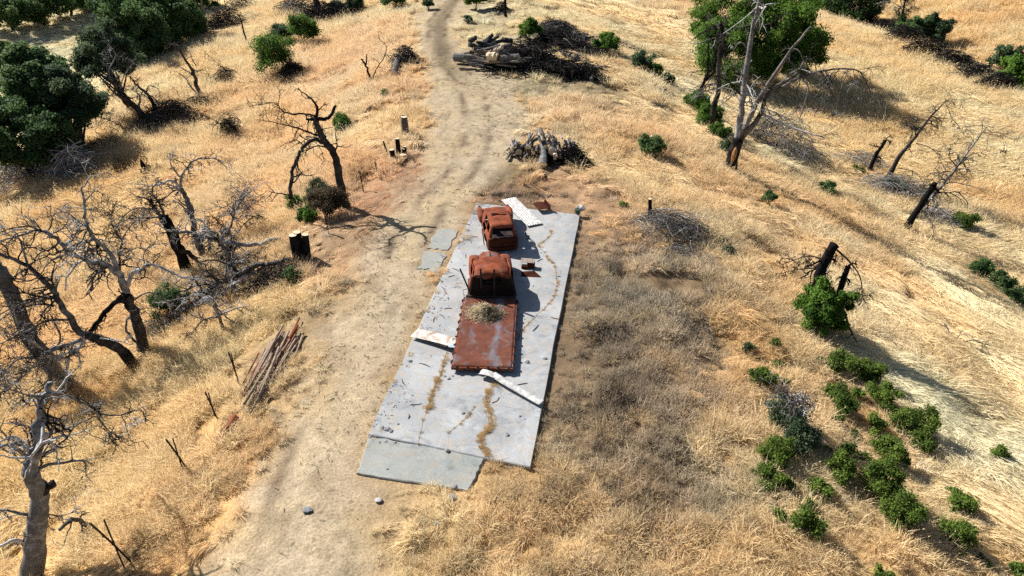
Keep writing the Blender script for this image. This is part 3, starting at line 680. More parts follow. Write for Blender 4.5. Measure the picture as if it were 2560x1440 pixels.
mb = MB(); a = flat(1122, 862, .34); b_ = flat(1138, 866, .36); mb.box((a + b_) / 2, (.24, .24, .02), rot=-.2); tip = mb.build("painted_end", M['blue'], o)
# ribbed rusty panel by the pad's far edge
p = flat(1352, 524, .1); t_ = empty("ribbed_panel", p, .35); tag(t_, "rusty bent steel panel with upright ribs at the pad's far edge", "scrap metal")
bm = rounded((.62, .85, .05), .02, 8, lambda q: (q[0], q[1], q[2] + .10 * math.cos(q[0] * 3) + .04), None, 0, (0, 0, .12)); bmobj("panel", bm, M['rust_dark'], t_)
for k in range(5):
    mb = MB(); mb.box((.36, -.38 + k * .17, .24), (.10, .025, .34), rx=.1); mb.build("rib", M['rust'], t_)
p = flat(1444, 534, .1); t_ = empty("paint_can", p); tag(t_, "dark green pot with pale crumpled lining at the corner of the pad", "pot")
a_ = np.linspace(0, 1, 5); mb = MB(); mb.tube(np.c_[a_ * 0, a_ * 0, a_ * .26], [.10, .14, .16, .165, .17], 14); mb.build("pot", M['greenpaint'], t_)
bm = rounded((.42, .34, .22), .1, 8, lambda q: (q[0] + .04 * math.sin(q[1] * 30), q[1] + .04 * math.sin(q[0] * 25), q[2] + .05 * math.sin(q[0] * 20 + q[1] * 14)), None, 0, (.17, .10, .27)); bmobj("lining", bm, M['white'], t_)
# scrap beside the cab
p = flat(1318, 668, .1); t_ = empty("scrap_panel", p, -.15); tag(t_, "torn piece of bodywork with a pale face standing beside the truck cab", "scrap metal")
mb = MB(); mb.box((0, .1, .30), (.62, .30, .015), rx=.25); mb.build("pale_sheet", M['pinklog'], t_)
mb = MB(); mb.box((.18, -.12, .16), (.34, .02, .30)); mb.box((.34, .0, .16), (.02, .26, .30)); mb.box((-.1, -.1, .08), (.3, .2, .14)); mb.build("box_section", M['rust_dark'], t_)
p = flat(1330, 688, .1); mb = MB(); mb.add(np.array([[-.5, -.12, .02], [.42, -.2, .02], [.1, .14, .16], [-.5, .16, .10], [-.5, -.12, .0], [.42, -.2, .0], [.1, .14, .14], [-.5, .16, .08]]), [np.array([[0, 1, 2, 3], [7, 6, 5, 4], [0, 4, 5, 1], [1, 5, 6, 2], [2, 6, 7, 3], [3, 7, 4, 0]])]); o = mb.build("bent_fender", M['rust_dark']); o.location = p; tag(o, "dark pointed scrap of fender lying beside the truck cab", "scrap metal")
p = flat(1313, 590, .1); mb = MB(); mb.tube([p + (-.1, .25, .25), p + (.0, 0, .2), p + (.12, -.4, .02)], .02, 6); mb.tube([p + (-.06, .25, .25), p + (.2, -.35, .02)], .015, 6); o = mb.build("bent_bar", M['rust_dark']); tag(o, "thin rusty bar leaning against the car's side", "bar")
# straw heap on the truck deck
p = flat(1210, 783, .40); mb = MB()
u_ = np.linspace(0, 1, 20)
for k in range(6500):
    a = rng.uniform(0, 2 * math.pi); q = abs(rng.normal(0, .42)); x = q * math.cos(a) * 1.0; y = q * math.sin(a) * .75
    zt = .42 * math.exp(-(x * x / .16 + y * y / .12)) + .03
    b0 = np.array([x, y, rng.uniform(0, zt)]); d = rng.normal(0, 1, 3); d[2] *= .4; d /= np.linalg.norm(d); L = rng.uniform(.06, .22)
    s_ = np.cross(d, rng.normal(0, 1, 3)); s_ /= np.linalg.norm(s_) + 1e-6; s_ *= .0042
    e = b0 + d * L; e[2] = max(e[2], .005)
    mb.add(np.array([b0 - s_, b0 + s_, e + s_ * .4, e - s_ * .4]), np.array([[0, 1, 2, 3]]), 0 if rng.random() < (.8 if x < .12 else .35) else 1)
for k in range(260):
    a = rng.uniform(0, 2 * math.pi); q = rng.uniform(0, .35); x = .22 + q * math.cos(a); y = -.12 + q * math.sin(a) * .8; d = rng.normal(0, 1, 3) * .12; b0 = np.array([x, y, rng.uniform(.02, .22)])
    mb.tube([b0, b0 + d * [1, 1, .4], b0 + 2 * d * [1, 1, .2]], .005, 3, 1)
M['straw'] = mat_simple("pale_straw", (.58, .48, .30), (.82, .71, .48), 30, 1, 0, 0)
M['darkstraw'] = mat_simple("brown_straw", (.06, .05, .03), (.17, .14, .08), 30, 1, 0, 0)
o = mb.build("straw_heap", [M['straw'], M['darkstraw']]); o.location = p; o.rotation_euler = (0, 0, -.1); tag(o, "heap of pale straw and brown weeds lying on the truck bed", "straw")

# loose stones, bits of wood and litter on the pad and round it
def lump(r, seed, flatn=.6):
    rr = np.random.default_rng(seed); bm = bmesh.new(); bmesh.ops.create_icosphere(bm, subdivisions=2, radius=r)
    for v in bm.verts:
        n_ = Vector(v.co).normalized(); k = 1 + .35 * (float(fbm(np.array([n_.x * 2 + seed]), np.array([n_.y * 2 + n_.z * 3]), seed, 2)[0])) * 2
        v.co = Vector((v.co.x * k * rr.uniform(.97, 1.03) * 1.15, v.co.y * k, v.co.z * k * flatn))
    return bm
ST = [(1025,903,.13),(1122,947,.10),(1112,941,.08),(1132,940,.07),(968,1073,.16),(955,1070,.12),(978,1078,.12),(995,1060,.07),(1118,1126,.12),(968,1173,.07),(1138,1216,.12),(1268,1087,.12),(1158,1033,.11),(1172,1038,.08),(964,1104,.09),(948,1106,.08),(988,1106,.09),(1320,730,.07),(1333,715,.06),(1385,737,.06),(1366,720,.05),(1312,798,.06),(1318,905,.15),(1362,896,.14),(1300,1040,.08),(1312,1048,.05),(1262,640,.05),(1210,836,.05),(1190,870,.05),(925,1092,.10),(1395,605,.05),(1352,632,.07),(1085,772,.08),(1120,745,.08),(1150,600,.08),(1128,655,.07),(1178,606,.07)]
for k, (px, py, r) in enumerate(ST):
    p = flat(px, py, .10 if poly_sd(*flat(px, py)[:2], SLAB) < 0 else .06)
    o = bmobj("stone", lump(r * .66, k + 3), M['stone'], None, False); o.location = p; o.rotation_euler = (0, 0, rng.uniform(0, 6))
    big = {(968,1073): "largest grey stone of the cluster near the pad's corner", (1318,905): "flat round grey stone right of the truck's tail on the slab", (1118,1126): "grey stone on the seam between pale slab and dark apron", (1138,1216): "grey stone at the lower edge of the dark apron"}.get((px, py))
    tag(o, big or "small grey stone lying loose on the concrete", "stone", "loose lumps on the concrete")
BITS = [(1085,800),(1105,790),(1120,770),(1040,1010),(1062,912),(1010,955),(1190,880),(1215,905),(1100,700),(1128,690),(1140,675),(1110,720),(1165,640),(1175,655),(1185,590),(1170,575),(1350,650),(1395,690),(1385,795),(1340,820),(1165,560),(1240,1000),(1310,960),(1022,1040),(1108,640),(1095,655)]
for k, (px, py) in enumerate(BITS):
    p = flat(px, py, .115); a = rng.uniform(0, math.pi); L = rng.uniform(.08, .26); d = np.array([math.cos(a), math.sin(a), 0]) * L
    mb = MB(); mb.tube([p - d, p + rng.normal(0, .03, 3) * [1, 1, .2], p + d + rng.normal(0, .03, 3) * [1, 1, .1]], [.012, .016, .008], 5); tag(mb.build("twig", M['charcoal']), "short dark twig lying on the pale concrete", "twig", "twigs lying on the concrete")
for px, py, r, lab in ((946,1250,.10,"white scrap of litter in the grass below the dark apron"),(1132,1243,.13,"pale flat stone in grass just below the apron's lower corner"),(1092,1308,.12,"rough grey stone lying in the dry grass below the apron"),(768,1274,.13,"round flat grey stone lying in the dirt track")):
    p = hit(px, py, .05); o = bmobj("stone", lump(r, int(px), .4), M['white'] if r == .10 else M['stone'], None, False); o.location = p; tag(o, lab, "stone")

# ------------------------------------------------------------------ posts, pipes and poles
POSTS = [((571,880),(600,962)),((513,980),(542,1042)),((415,1098),(470,1172)),((225,1308),(340,1412)),((897,425),(910,480)),((937,403),(944,440)),((812,538),(822,585))]
PL_LAB = ["dark steel stake standing by the pole pile's upper end","dark steel stake between the pole pile and the thick rusty pipe","dark steel stake standing alone in grass left of the dirt track","long dark steel stake at the foot of the slope by the pale bent limb","thin stake in rusty grass between leaning dead oak and track","short thin stake nearest the pair of cut stumps by the track","thin stake in front of the dark bushy shrub by the track"]
for (a, b), lab in zip(POSTS, PL_LAB):
    P = hit(*b); q = upright(*a, P, 0); t_ = empty("steel_stake", P); tag(t_, lab, "stake", "steel stakes along the track")
    mb = MB(); mb.tube([[0, 0, -.15], (q - P) * .5, q - P], .028, 6); mb.box((q - P) * .5 + [.02, 0, 0], (.02, .05, float(np.linalg.norm(q - P)) * .9)); mb.build("post", M['iron'], t_)
    mb = MB(); [mb.box((q - P) * f + [-.035, 0, 0], (.04, .03, .03)) for f in (.3, .5, .7, .9)]; mb.build("stud", M['iron'], t_)
P0, P1 = hit(537, 1116, .12), hit(590, 1042, .16); mb = MB(); t4 = np.linspace(0, 1, 12)[:, None]
mb.tube(P0 + (P1 - P0) * t4, [.13, .13, .13, .15, .13, .13, .13, .15, .13, .13, .13, .13], 14); tag(mb.build("rusty_pipe", M['rust'], smooth=True), "thick rusty flanged pipe lying in grass below the pole pile", "pipe")
for k in range(48):
    s_ = rng.uniform(0, 1); a = (598 + 62 * s_ + rng.normal(0, 4), 985 - 6 * s_ + rng.normal(0, 22)); L = rng.uniform(.45, 1.0); e = (a[0] + (92 + rng.normal(0, 10)) * L, a[1] - (165 + rng.normal(0, 12)) * L)
    h = .05 + .42 * rng.random() * math.sin(math.pi * (.15 + .8 * s_))
    A_, B_ = hit(*a, h), hit(*e, max(.05, h + rng.normal(0, .05))); r = rng.uniform(.025, .055)
    mb = MB(); mb.tube([A_, (A_ + B_) / 2 + [0, 0, rng.normal(0, .02)], B_], r, 7)
    tag(mb.build("pole", M['rust'] if rng.random() < .3 else M['pole'], smooth=True), "long thin weathered pole in the sloping heap beside the track", "pole", "poles heaped beside the track")
for a, b, lab in (((738,893),(758,834),"pale pole lying apart from the heap, nearest to the track"),((722,880),(748,838),"thin pale pole just beside the heap, second from the track"),((716,862),(745,812),"rust brown pole topping the upper end of the heap")):
    A_, B_ = hit(*a, .08), hit(*b, .10 if 'topping' not in lab else .4); mb = MB(); mb.tube([A_, B_], .045, 8); tag(mb.build("pole", M['pole'] if 'pale' in lab else M['rust'], smooth=True), lab, "pole", "poles heaped beside the track")
# rusted grate on the slope
A_, B_, D_ = hit(1880, 788, .14), hit(1966, 782, .14), hit(1958, 766, .14); t_ = empty("steel_grate", A_); tag(t_, "orange rusted steel grate lying in the grass on the slope", "grate")
for k in range(6):
    o_ = (D_ - B_) * k / 5; mb = MB(); mb.tube([o_, o_ + (B_ - A_)], .025, 6); mb.build("bar", M['rust'], t_)
for k in range(7):
    mb = MB(); o_ = (B_ - A_) * k / 6; mb.tube([o_, o_ + (D_ - B_)], .016, 5); mb.build("cross_rod", M['rust'], t_)

# ------------------------------------------------------------------ logs, stumps and brush
def log(name, A_, B_, r, mat, label, group=None, taper=.9, crook=.0, sides=10, cutmat=None):
    n_ = 9; t = np.linspace(0, 1, n_)[:, None]; P = A_ + (B_ - A_) * t + crook * np.sin(t * math.pi) * np.array([[.6, .3, .7]]) * np.linalg.norm(B_ - A_) + rng.normal(0, r * .07, (n_, 3))
    rr = r * (1 + (taper - 1) * t[:, 0]) * (1 + rng.normal(0, .05, n_))
    mb = MB(); mb.tube(P, rr, sides, 0, capmat=1)
    for k in range(rng.integers(0, 3)):
        i = rng.integers(1, n_ - 1); d = rng.normal(0, 1, 3); d /= np.linalg.norm(d); mb.tube([P[i], P[i] + d * r * 1.25], [r * .22, r * .14], 6, 0, capmat=1)
    o = mb.build(name, [mat, cutmat or M['cut']], smooth=False); tag(o, label, "log", group); return o
# near mound of logs (seen end on)
GL = "logs in the rounded pile beside the track"
log("log", hit(1358, 412, .26), hit(1358, 345, 1.05), .25, M['palelog'], "thickest pale log sloping down the front of the rounded pile", GL, .8)
log("log", hit(1380, 380, .8), hit(1386, 350, 1.1), .22, M['palelog'], "short thick pale log just beside the thickest one, at the crest", GL, .95)
log("log", hit(1276, 384, .2), hit(1345, 347, .9), .15, M['bark'], "long curved dark log along the upper outline of the rounded pile", GL, .6, .05)
log("log", hit(1314, 370, .7), hit(1346, 342, 1.2), .09, M['palelog'], "thin pale branch lying slantwise over the rounded pile", GL, .6)
log("log", hit(1297, 382, .3), hit(1300, 366, .4), .22, M['palelog'], "stubby log showing a round cut face at the pile's low end", GL, 1)
log("log", hit(1424, 372, .9), hit(1415, 354, .95), .14, M['pinklog'], "pinkish peeled log lying high on the pile's sloping end", GL)
for a, b in (((1392,392),(1388,368)),((1401,386),(1398,360)),((1388,398),(1386,384))): log("log", hit(*a, .62), hit(*b, 1.0), .085, M['pinklog'], "thin peeled pinkish log in the middle of the rounded pile", GL)
MC = hit(1366, 404)
for k in range(64):
    u = rng.uniform(-2.5, 2.0); lev = rng.random() ** .6; top = 1.6 * max(.1, math.cos((u + .1) / 2.9 * math.pi / 2)); z = .12 + (top - .12) * lev
    f = MC + np.array([u, .75 - 1.25 * (1 - lev) + rng.normal(0, .18), 0]); f[2] = hz(f[0], f[1]) + z
    d = np.array([rng.normal(-.05 * u, .12), rng.uniform(.6, 1.05), rng.normal(.0, .06)]); r = rng.uniform(.05, .12)
    log("log", f, f + d, r, random.choice([M['palelog'], M['palelog'], M['pinklog'], M['pinklog'], M['bark'], M['pole']]), "small log with a cut end packed inside the rounded pile", GL, sides=8)
BSH = 0
def twigs(mb, C, ext, n, L, r, tint, flatten=.5, arch=.3, dirbias=None, sides=4):
    for k in range(n):
        q = rng.normal(0, .42, 3); q[2] = rng.random() * 1.25 * max(.12, 1 - (q[0] ** 2 + q[1] ** 2) / .9); p0 = C + q * ext; p0[2] = q[2] * ext[2] + hz(p0[0], p0[1])
        d = rng.normal(0, 1, 3); d[2] *= flatten
        if dirbias is not None: d = d + np.array(dirbias) * 1.6
        d /= np.linalg.norm(d); l = L * rng.uniform(.4, 1.2); s_ = np.cross(d, [0, 0, 1]) * rng.normal(0, .25)
        t = np.linspace(-.5, .5, 5)[:, None]; P = p0 + d * l * t + s_ * (t * 2) ** 2 * l * .4 + np.array([[0, 0, -1]]) * (2 * t) ** 2 * arch * l * .4
        g = hgt(P[:, 0], P[:, 1]); P[:, 2] = np.maximum(P[:, 2], g + .02)
        rr = r * rng.uniform(.5, 1.3); mb.tube(P, np.linspace(rr, rr * .5, 5), sides, 0, np.clip(tint + rng.normal(0, .15), 0, 1), cap=False)
def brush(label, px, py, ext, n, L, r, tint, base_h=.1, arch=.3, dirbias=None, name="brush_pile", extra=None, cat="brush pile", group=None):
    C = hit(px, py); mb = MB()
    twigs(mb, C + [0, 0, base_h], np.array(ext), n, L, r, tint, arch=arch, dirbias=dirbias)
    for e in (extra or []): twigs(mb, hit(e[0], e[1]) + [0, 0, base_h], np.array(e[2]), e[3], L, r, tint, arch=arch, dirbias=dirbias)
    o = mb.build(name, M['bark'], loc=C); tag(o, label, cat, group); return o
brush("dark tangle of thin branches under and beside the rounded log pile", 1425, 408, (1.5, 1.4, 1.0), 800, .8, .018, .12, 0, extra=[(1350, 392, (2.4, 1.0, .55), 500), (1450, 418, (1.3, 1.1, .6), 360)])
# far log and brush pile
GF = "logs in the long far pile"
log("log", hit(1138, 144, .5), hit(1200, 148, .5), .40, M['palelog'], "big grey trunk section at the track end of the long far pile", GF, .9)
log("log", hit(1220, 140, 1.2), hit(1244, 142, 1.15), .36, M['cut'], "stout yellow split log on top of the long far pile", GF, 1)
log("log", hit(1252, 147, 1.0), hit(1296, 142, 1.2), .32, M['bark'], "short grey log beside the yellow split one in the far pile", GF, .9)
log("log", hit(1235, 128, 1.2), hit(1256, 118, 1.9), .18, M['pinklog'], "pale slanting log rising behind the yellow split one", GF, .8)
log("log", hit(1292, 152, .9), hit(1322, 154, .8), .20, M['pole'], "brown log with light cut end halfway along the far pile", GF)
FA, FB = hit(1143, 178), hit(1485, 200); FX = (FB - FA) / np.linalg.norm(FB - FA); FY = np.array([-FX[1], FX[0], 0]); FL = np.linalg.norm((FB - FA)[:2])
for k in range(110):
    s_ = rng.uniform(0, .40) * FL; v = rng.uniform(0, 3.0); top = 1.55 * math.sin(math.pi * min(1, .12 + v / 4.2)) * (1 - .3 * abs(s_ / FL / .4 - .5)); z = .1 + top * rng.random() ** .6
    p_ = FA + FX * s_ + FY * v; p_[2] = hz(p_[0], p_[1]) + z; a = rng.normal(0, .22); L = rng.uniform(.7, 2.4); d = FX * math.cos(a) + FY * math.sin(a); d[2] = rng.normal(0, .12)
    log("log", p_, p_ + d * L, rng.uniform(.045, .12), random.choice([M['palelog'], M['bark'], M['bark'], M['pole'], M['charcoal']]), "slim log lying lengthwise in the front of the far pile", GF, sides=8)
for k in range(26):
    s_ = rng.uniform(.03, .30) * FL; p_ = FA + FX * s_ + FY * rng.uniform(2.8, 4.2); p_[2] = hz(p_[0], p_[1]) + rng.uniform(.2, 1.7); d = FX * rng.uniform(.4, 1.0) + FY * rng.normal(0, .4); d[2] = rng.normal(.05, .35)
    log("burnt_log", p_, p_ + d, rng.uniform(.12, .26), M['charcoal'], "charred black chunk heaped at the back of the far pile", GF, cutmat=M['charcoal'], sides=8)
brush("dark heap of burnt brush joined to the long far log pile", 1325, 165, (3.2, 3.4, 1.5), 1700, 1.6, .03, .16, .1, extra=[(1400, 186, (4.4, 1.8, .9), 900), (1280, 160, (2.4, 2.6, 1.3), 700), (1465, 192, (2.4, 1.2, 1.0), 340)])
log("log", hit(1478, 200, .1), hit(1487, 165, .5), .16, M['bark'], "dark upright stub at the end of the far brush heap", None, .8, cutmat=M['bark'])
brush("grey brush pile highest up the slope behind the far logs", 1395, 78, (3.4, 4.4, .8), 900, 1.8, .03, .40, .1, extra=[(1450, 105, (4.4, 2.2, .6), 700), (1510, 132, (3.0, 1.6, .5), 300)])
brush("long low row of dark brush behind the far log heap", 1430, 124, (5.0, 2.2, .7), 900, 2.0, .035, .10, .1, dirbias=(.9, -.5, 0), extra=[(1385, 100, (3.0, 1.6, .9), 460), (1500, 150, (3.4, 1.4, .8), 420)])
brush("grey brown brush pile beside the grassy swale", 1555, 125, (4.4, 2.0, .6), 640, 2.0, .03, .34, .1, dirbias=(.9, -.4, 0))
for k in range(16):
    s_ = k / 16; A_ = hit(1392 + 130 * s_ + rng.normal(0, 5), 128 + 42 * s_ + rng.normal(0, 3), .15 + .4 * rng.random()); d = np.array([rng.uniform(1.2, 2.6), -rng.uniform(.2, .9), 0]); B_ = A_ + d; B_[2] = hz(B_[0], B_[1]) + .2
    log("burnt_log", A_, B_, rng.uniform(.10, .22), M['charcoal'], "charred log in the row running down from the far pile", "charred logs in a row", cutmat=M['charcoal'], sides=8)
log("burnt_log", hit(1520, 165, .15), hit(1572, 182, .12), .14, M['charcoal'], "thin burnt trunk at the low end of the charred row", None, .6)
brush("pale twig heap on the slope above the rounded pile", 1650, 238, (1.1, 1.0, .6), 220, 1.1, .02, .5)
brush("low grey thicket of dead stems on slope under the twig heap", 1650, 280, (1.6, 1.6, .7), 260, 1.3, .012, .40, .1)

def cut_trunk(mb, A_, B_, r, tint):
    t = np.linspace(0, 1, 8)[:, None]; P = A_ + (B_ - A_) * t; rr = r * (1.25 - .3 * t[:, 0]) * (1 + rng.normal(0, .03, 8)); mb.tube(P, rr, 12, 0, tint, capmat=1)
def stump(label, base, tops, rs, tint, name="tree_stump"):
    P = hit(*base); t_ = empty(name, P); tag(t_, label, "stump")
    for (bx, top), r in zip(tops, rs):
        b_ = hit(*bx) - [0, 0, .15]; q = upright(*top, b_, 0); mb = MB(); cut_trunk(mb, b_ - P, q - P, r, tint); mb.build("cut_trunk", [M['bark'], M['cut']], t_)
    return t_
stump("freshly cut dark stump with three stems at the edge of the track", (748, 655), [((748, 655), (732, 587)), ((752, 652), (742, 580)), ((768, 652), (763, 586))], [.22, .20, .17], .12)
stump("tall lone grey stump with bright cut top beside the track", (1014, 340), [((1014, 340), (1010, 292)), ((1009, 336), (1008, 286))], [.22, .09], .45)
stump("squat stump with one round pale cut face by the track", (1012, 402), [((1012, 403), (1008, 386)), ((1010, 395), (1012, 366)), ((1004, 396), (1009, 372))], [.22, .12, .10], .10)
stump("dark slanting snags beside the squat stump", (985, 402), [((985, 402), (979, 374)), ((998, 396), (993, 346)), ((972, 392), (958, 352))], [.16, .14, .05], .06)
stump("small stump behind a low green bush on the slope", (1628, 358), [((1628, 358), (1626, 340)), ((1633, 357), (1634, 344))], [.16, .10], .5)
stump("thin black snag standing above a fallen grey branch", (1626, 560), [((1626, 560), (1625, 497))], [.10], .05)
p = hit(1010, 165); t_ = empty("uprooted_stump", p); tag(t_, "heap of uprooted grey stump and splintered logs left of the track's far bend", "stump"); del t_['label']; t_['label'] = "uprooted grey stump heaped with splintered logs beside the far track"
mb = MB(); cut_trunk(mb, hit(985, 185, .1) - p, hit(995, 140, .9) - p, .22, .5); mb.build("stem", [M['bark'], M['cut']], t_)
mb = MB(); cut_trunk(mb, hit(1010, 152, .5) - p, hit(1036, 138, .7) - p, .30, .2); cut_trunk(mb, hit(990, 150, .8) - p, hit(1050, 158, .4) - p, .12, .1); mb.build("log", [M['bark'], M['cut']], t_)
mb = MB(); twigs(mb, p + [0, 0, .1], np.array((1.8, 1.6, 1.5)), 520, 1.1, .028, .35)
mb.v = [v - p for v in mb.v]; mb.build("roots", M['bark'], t_)
brush("low dark mat of dead weeds between the rounded pile and the slab", 1270, 490, (2.2, .5, .12), 420, .35, .012, .22, .0, name="dead_weed_mat", cat="dead weeds", extra=[(1345, 492, (.9, .5, .12), 160)])

# small dark sticks and bark crumbs littering the track, the clearing and the pad's edge
mb = MB(); sp = []
for k in range(4200):
    r_ = rng.random()
    if r_ < .5: yy = rng.uniform(12, 70); xa, xb = np.interp(yy, PL[:, 1], PL[:, 0]), np.interp(yy, PR[:, 1], PR[:, 0]); sp.append((rng.uniform(xa - .5, xb + .6), yy))
    elif r_ < .85: q = flat(rng.normal(1330, 110), rng.normal(250, 45)); sp.append((q[0], q[1]))
    else: q = flat(*(np.array([1195, 515]) + (np.array([925, 1085]) - [1195, 515]) * rng.random() ** 1.4)); sp.append((q[0] + abs(rng.normal(.35, .4)), q[1]))
sp = np.array(sp); sz = hgt(sp[:, 0], sp[:, 1]); ins = poly_sd(sp[:, 0], sp[:, 1], SLAB) < -.02; sz = np.where(ins, .105, sz + .02)
lit = fbm(sp[:, 0] * .35, sp[:, 1] * .35, 131, 2)
for k in range(len(sp)):
    if lit[k] < .02 and rng.random() < .85 or (ins[k] and rng.random() < .55): continue
    a = rng.uniform(0, math.pi); L = (.6 if ins[k] else 1) * rng.uniform(.02, .085) * (1 + sp[k, 1] / 45); d = np.array([math.cos(a), math.sin(a), rng.normal(0, .05)]) * L; p = np.array([sp[k, 0], sp[k, 1], sz[k]])
    mb.tube([p - d, p + d * .1 + [0, 0, .015], p + d], [.006, .009, .004], 3, 0, rng.uniform(.15, .55), cap=False)
tag(mb.build("stick_litter", M['bark']), "small dark sticks and bark crumbs littering the track and pad edge", "litter", kind='stuff')

# ------------------------------------------------------------------ dead and burnt trees
def smooth_path(P, sub=4):
    P = np.asarray(P, float); n = len(P)
    if n < 3: t = np.linspace(0, 1, sub * 2 + 1)[:, None]; return P[0] + (P[-1] - P[0]) * t
    out = []
    for i in range(n - 1):
        p0, p1, p2, p3 = P[max(i - 1, 0)], P[i], P[i + 1], P[min(i + 2, n - 1)]
        for k in range(sub):
            t = k / sub; out.append(.5 * ((2 * p1) + (-p0 + p2) * t + (2 * p0 - 5 * p1 + 4 * p2 - p3) * t * t + (-p0 + 3 * p1 - 3 * p2 + p3) * t ** 3))
    out.append(P[-1]); return np.array(out)
def grow(mb, p0, d, L, r, lev, rg, gnarl, droop, tint, fan):
    n = 6 if L > .8 else 4; P = [np.array(p0)]; d = d / np.linalg.norm(d)
    for k in range(n):
        d = d + rg.normal(0, gnarl, 3) + np.array([0, 0, -droop * (k + 1) / n]); d /= np.linalg.norm(d); P.append(P[-1] + d * L / n)
    P = np.array(P); rr = np.linspace(r, max(r * .4, .007), n + 1)
    mb.tube(P, rr, 5 if r > .025 else 3, 0, np.clip(tint + rg.normal(0, .08), 0, 1), cap=False)
    if lev > 0:
        for k in range(int(fan)):
            i = rg.integers(1, n + 1); ax = rg.normal(0, 1, 3); dd = (P[i] - P[i - 1]); dd /= np.linalg.norm(dd); dd = dd * .75 + ax / np.linalg.norm(ax) * .8
            grow(mb, P[i], dd, L * rg.uniform(.4, .68), max(r * .62, .013), lev - 1, rg, gnarl, droop, tint, fan * .85)
def dead_tree(label, base, limbs, seed, tint=(.2, .6), gnarl=.30, droop=.05, twig=1.0, lev=2, fan=4, name="dead_tree", depth=.35, tl=.30, group=None, cat="dead tree"):
    """limbs: (list of photo points, radius at start, radius at end[, twig factor[, tint]]); the first is the trunk from the ground up"""
    rg = np.random.default_rng(seed); P0 = hit(*base); root = empty(name, P0); tag(root, label, cat, group); sc = mpp(P0)
    nodes = []
    for li, lb in enumerate(limbs):
        pix = lb[0]; r0, r1 = lb[1], lb[2]; tf = lb[3] if len(lb) > 3 else 1.0; tn = lb[4] if len(lb) > 4 else None
        if li == 0: d0 = 0.0
        else:
            k = min(range(len(nodes)), key=lambda i: (nodes[i][0] - pix[0][0]) ** 2 + (nodes[i][1] - pix[0][1]) ** 2); d0 = nodes[k][2]
        sl_ = rg.uniform(.25, 1) * rg.choice([-1, 1]) * depth if li else rg.normal(0, .12) * depth
        pts = []; acc = 0; last = None
        for (px, py) in pix:
            if last is not None: acc += math.hypot(px - last[0], py - last[1]) * sc
            dd = d0 + sl_ * acc; q = upright(px, py, P0, dd)
            g = hz(q[0], q[1])
            if q[2] < g + .02 and not (li == 0 and last is None): q[2] = g + .04
            pts.append(q); nodes.append((px, py, dd)); last = (px, py)
        if li == 0: pts[0] = pts[0] - np.array([0, 0, .35])
        P = smooth_path(pts); n = len(P)
        L = np.linalg.norm(np.diff(P, axis=0), axis=1).sum()
        P[1:-1] += rg.normal(0, 1, (n - 2, 3)) * min(.04 * L / n * 4, r0 * .3) * (.35 if droop > .15 else 1)
        rr = np.linspace(r0, r1, n) * (1 + rg.normal(0, .05, n))
        if li == 0: rr[:3] *= np.array([1.5, 1.25, 1.1])
        ta, tb = (tn, tn) if tn is not None else ((tint[0], tint[1]) if li == 0 else (tint[1] - .1, tint[1] + .1))
        mb = MB(); mb.tube(P - P0, rr, 10 if r0 > .1 else 7, 0, np.clip(np.linspace(ta, tb, n) + rg.normal(0, .07, n) + (.12 if li and tb > .3 else 0), 0, 1))
        m = int(L * 3.3 * twig * tf)
        for k in range(m):
            i = rg.integers(max(1, int(n * (.45 if li == 0 else .2))), n); dd = P[i] - P[i - 1]; dd /= np.linalg.norm(dd) + 1e-9; ax = rg.normal(0, 1, 3)
            grow(mb, P[i] - P0, dd * .5 + ax / np.linalg.norm(ax), max(.4, tl * L * rg.uniform(.4, 1)) * (1 if li else .8), max(min(rr[i] * .5, .06), .021), lev, rg, gnarl, droop, tb * rg.choice([.35, .7, .9, 1.1, 1.7]), fan)
        mb.build("trunk" if li == 0 else "branch", M['bark'], root, smooth=True)
    return root
dead_tree("tall many-limbed dead grey oak above the pole heap", (352, 890), [
 ([(352,892),(350,830),(332,775),(318,735)], .27, .20, .2, .35),
 ([(318,735),(300,690),(262,660),(215,650),(170,620),(130,590),(95,575),(40,590),(0,605)], .16, .03, 1.5, .6),
 ([(314,715),(295,680),(282,640),(250,610),(225,580),(212,545),(210,500),(205,470),(228,440)], .12, .025, 1.5, .6),
 ([(318,715),(330,685),(350,675),(375,660),(410,672),(455,692),(520,700)], .11, .02, 1, .75),
 ([(318,735),(300,745),(270,772),(240,812),(215,838)], .13, .09, .6, .05),
 ([(325,760),(350,740),(382,733),(425,762)], .05, .015), ([(345,860),(325,838),(315,826),(318,800),(330,790)], .06, .04, .4)], 1, tint=(.35, .5), lev=2, fan=4)
dead_tree("dead oak leaning over with pale crooked lower limbs, next to the tallest dead oak", (332, 918), [
 ([(332,918),(310,882),(275,860),(238,845),(212,838)], .25, .18, .2, .3),
 ([(212,838),(188,822),(178,795),(150,760),(138,735),(125,715),(95,690),(70,665),(25,645),(-10,632)], .16, .06, .8, .35),
 ([(212,838),(205,860),(190,875),(172,892),(166,930),(165,965),(158,990)], .10, .04, 2.4, .9), ([(205,848),(150,868),(100,888),(45,900),(-5,940)], .09, .02, 2.6, .55),
 ([(137,738),(100,752),(50,762),(-5,790)], .06, .02, 2.2, .5), ([(135,765),(80,762),(-5,802)], .06, .02, 2.2, .45), ([(178,800),(120,802),(60,832),(-5,862)], .06, .02, 2.4, .4),
 ([(70,665),(50,602),(35,580),(-5,590)], .05, .015, 1), ([(235,845),(280,848),(330,862)], .04, .015, 1, .85), ([(100,890),(70,930),(30,960),(-5,990)], .05, .015, 2.8, .6), ([(165,930),(120,960),(70,1000),(40,1050)], .04, .012, 2.6, .5)], 2, lev=2, fan=4, depth=.5)
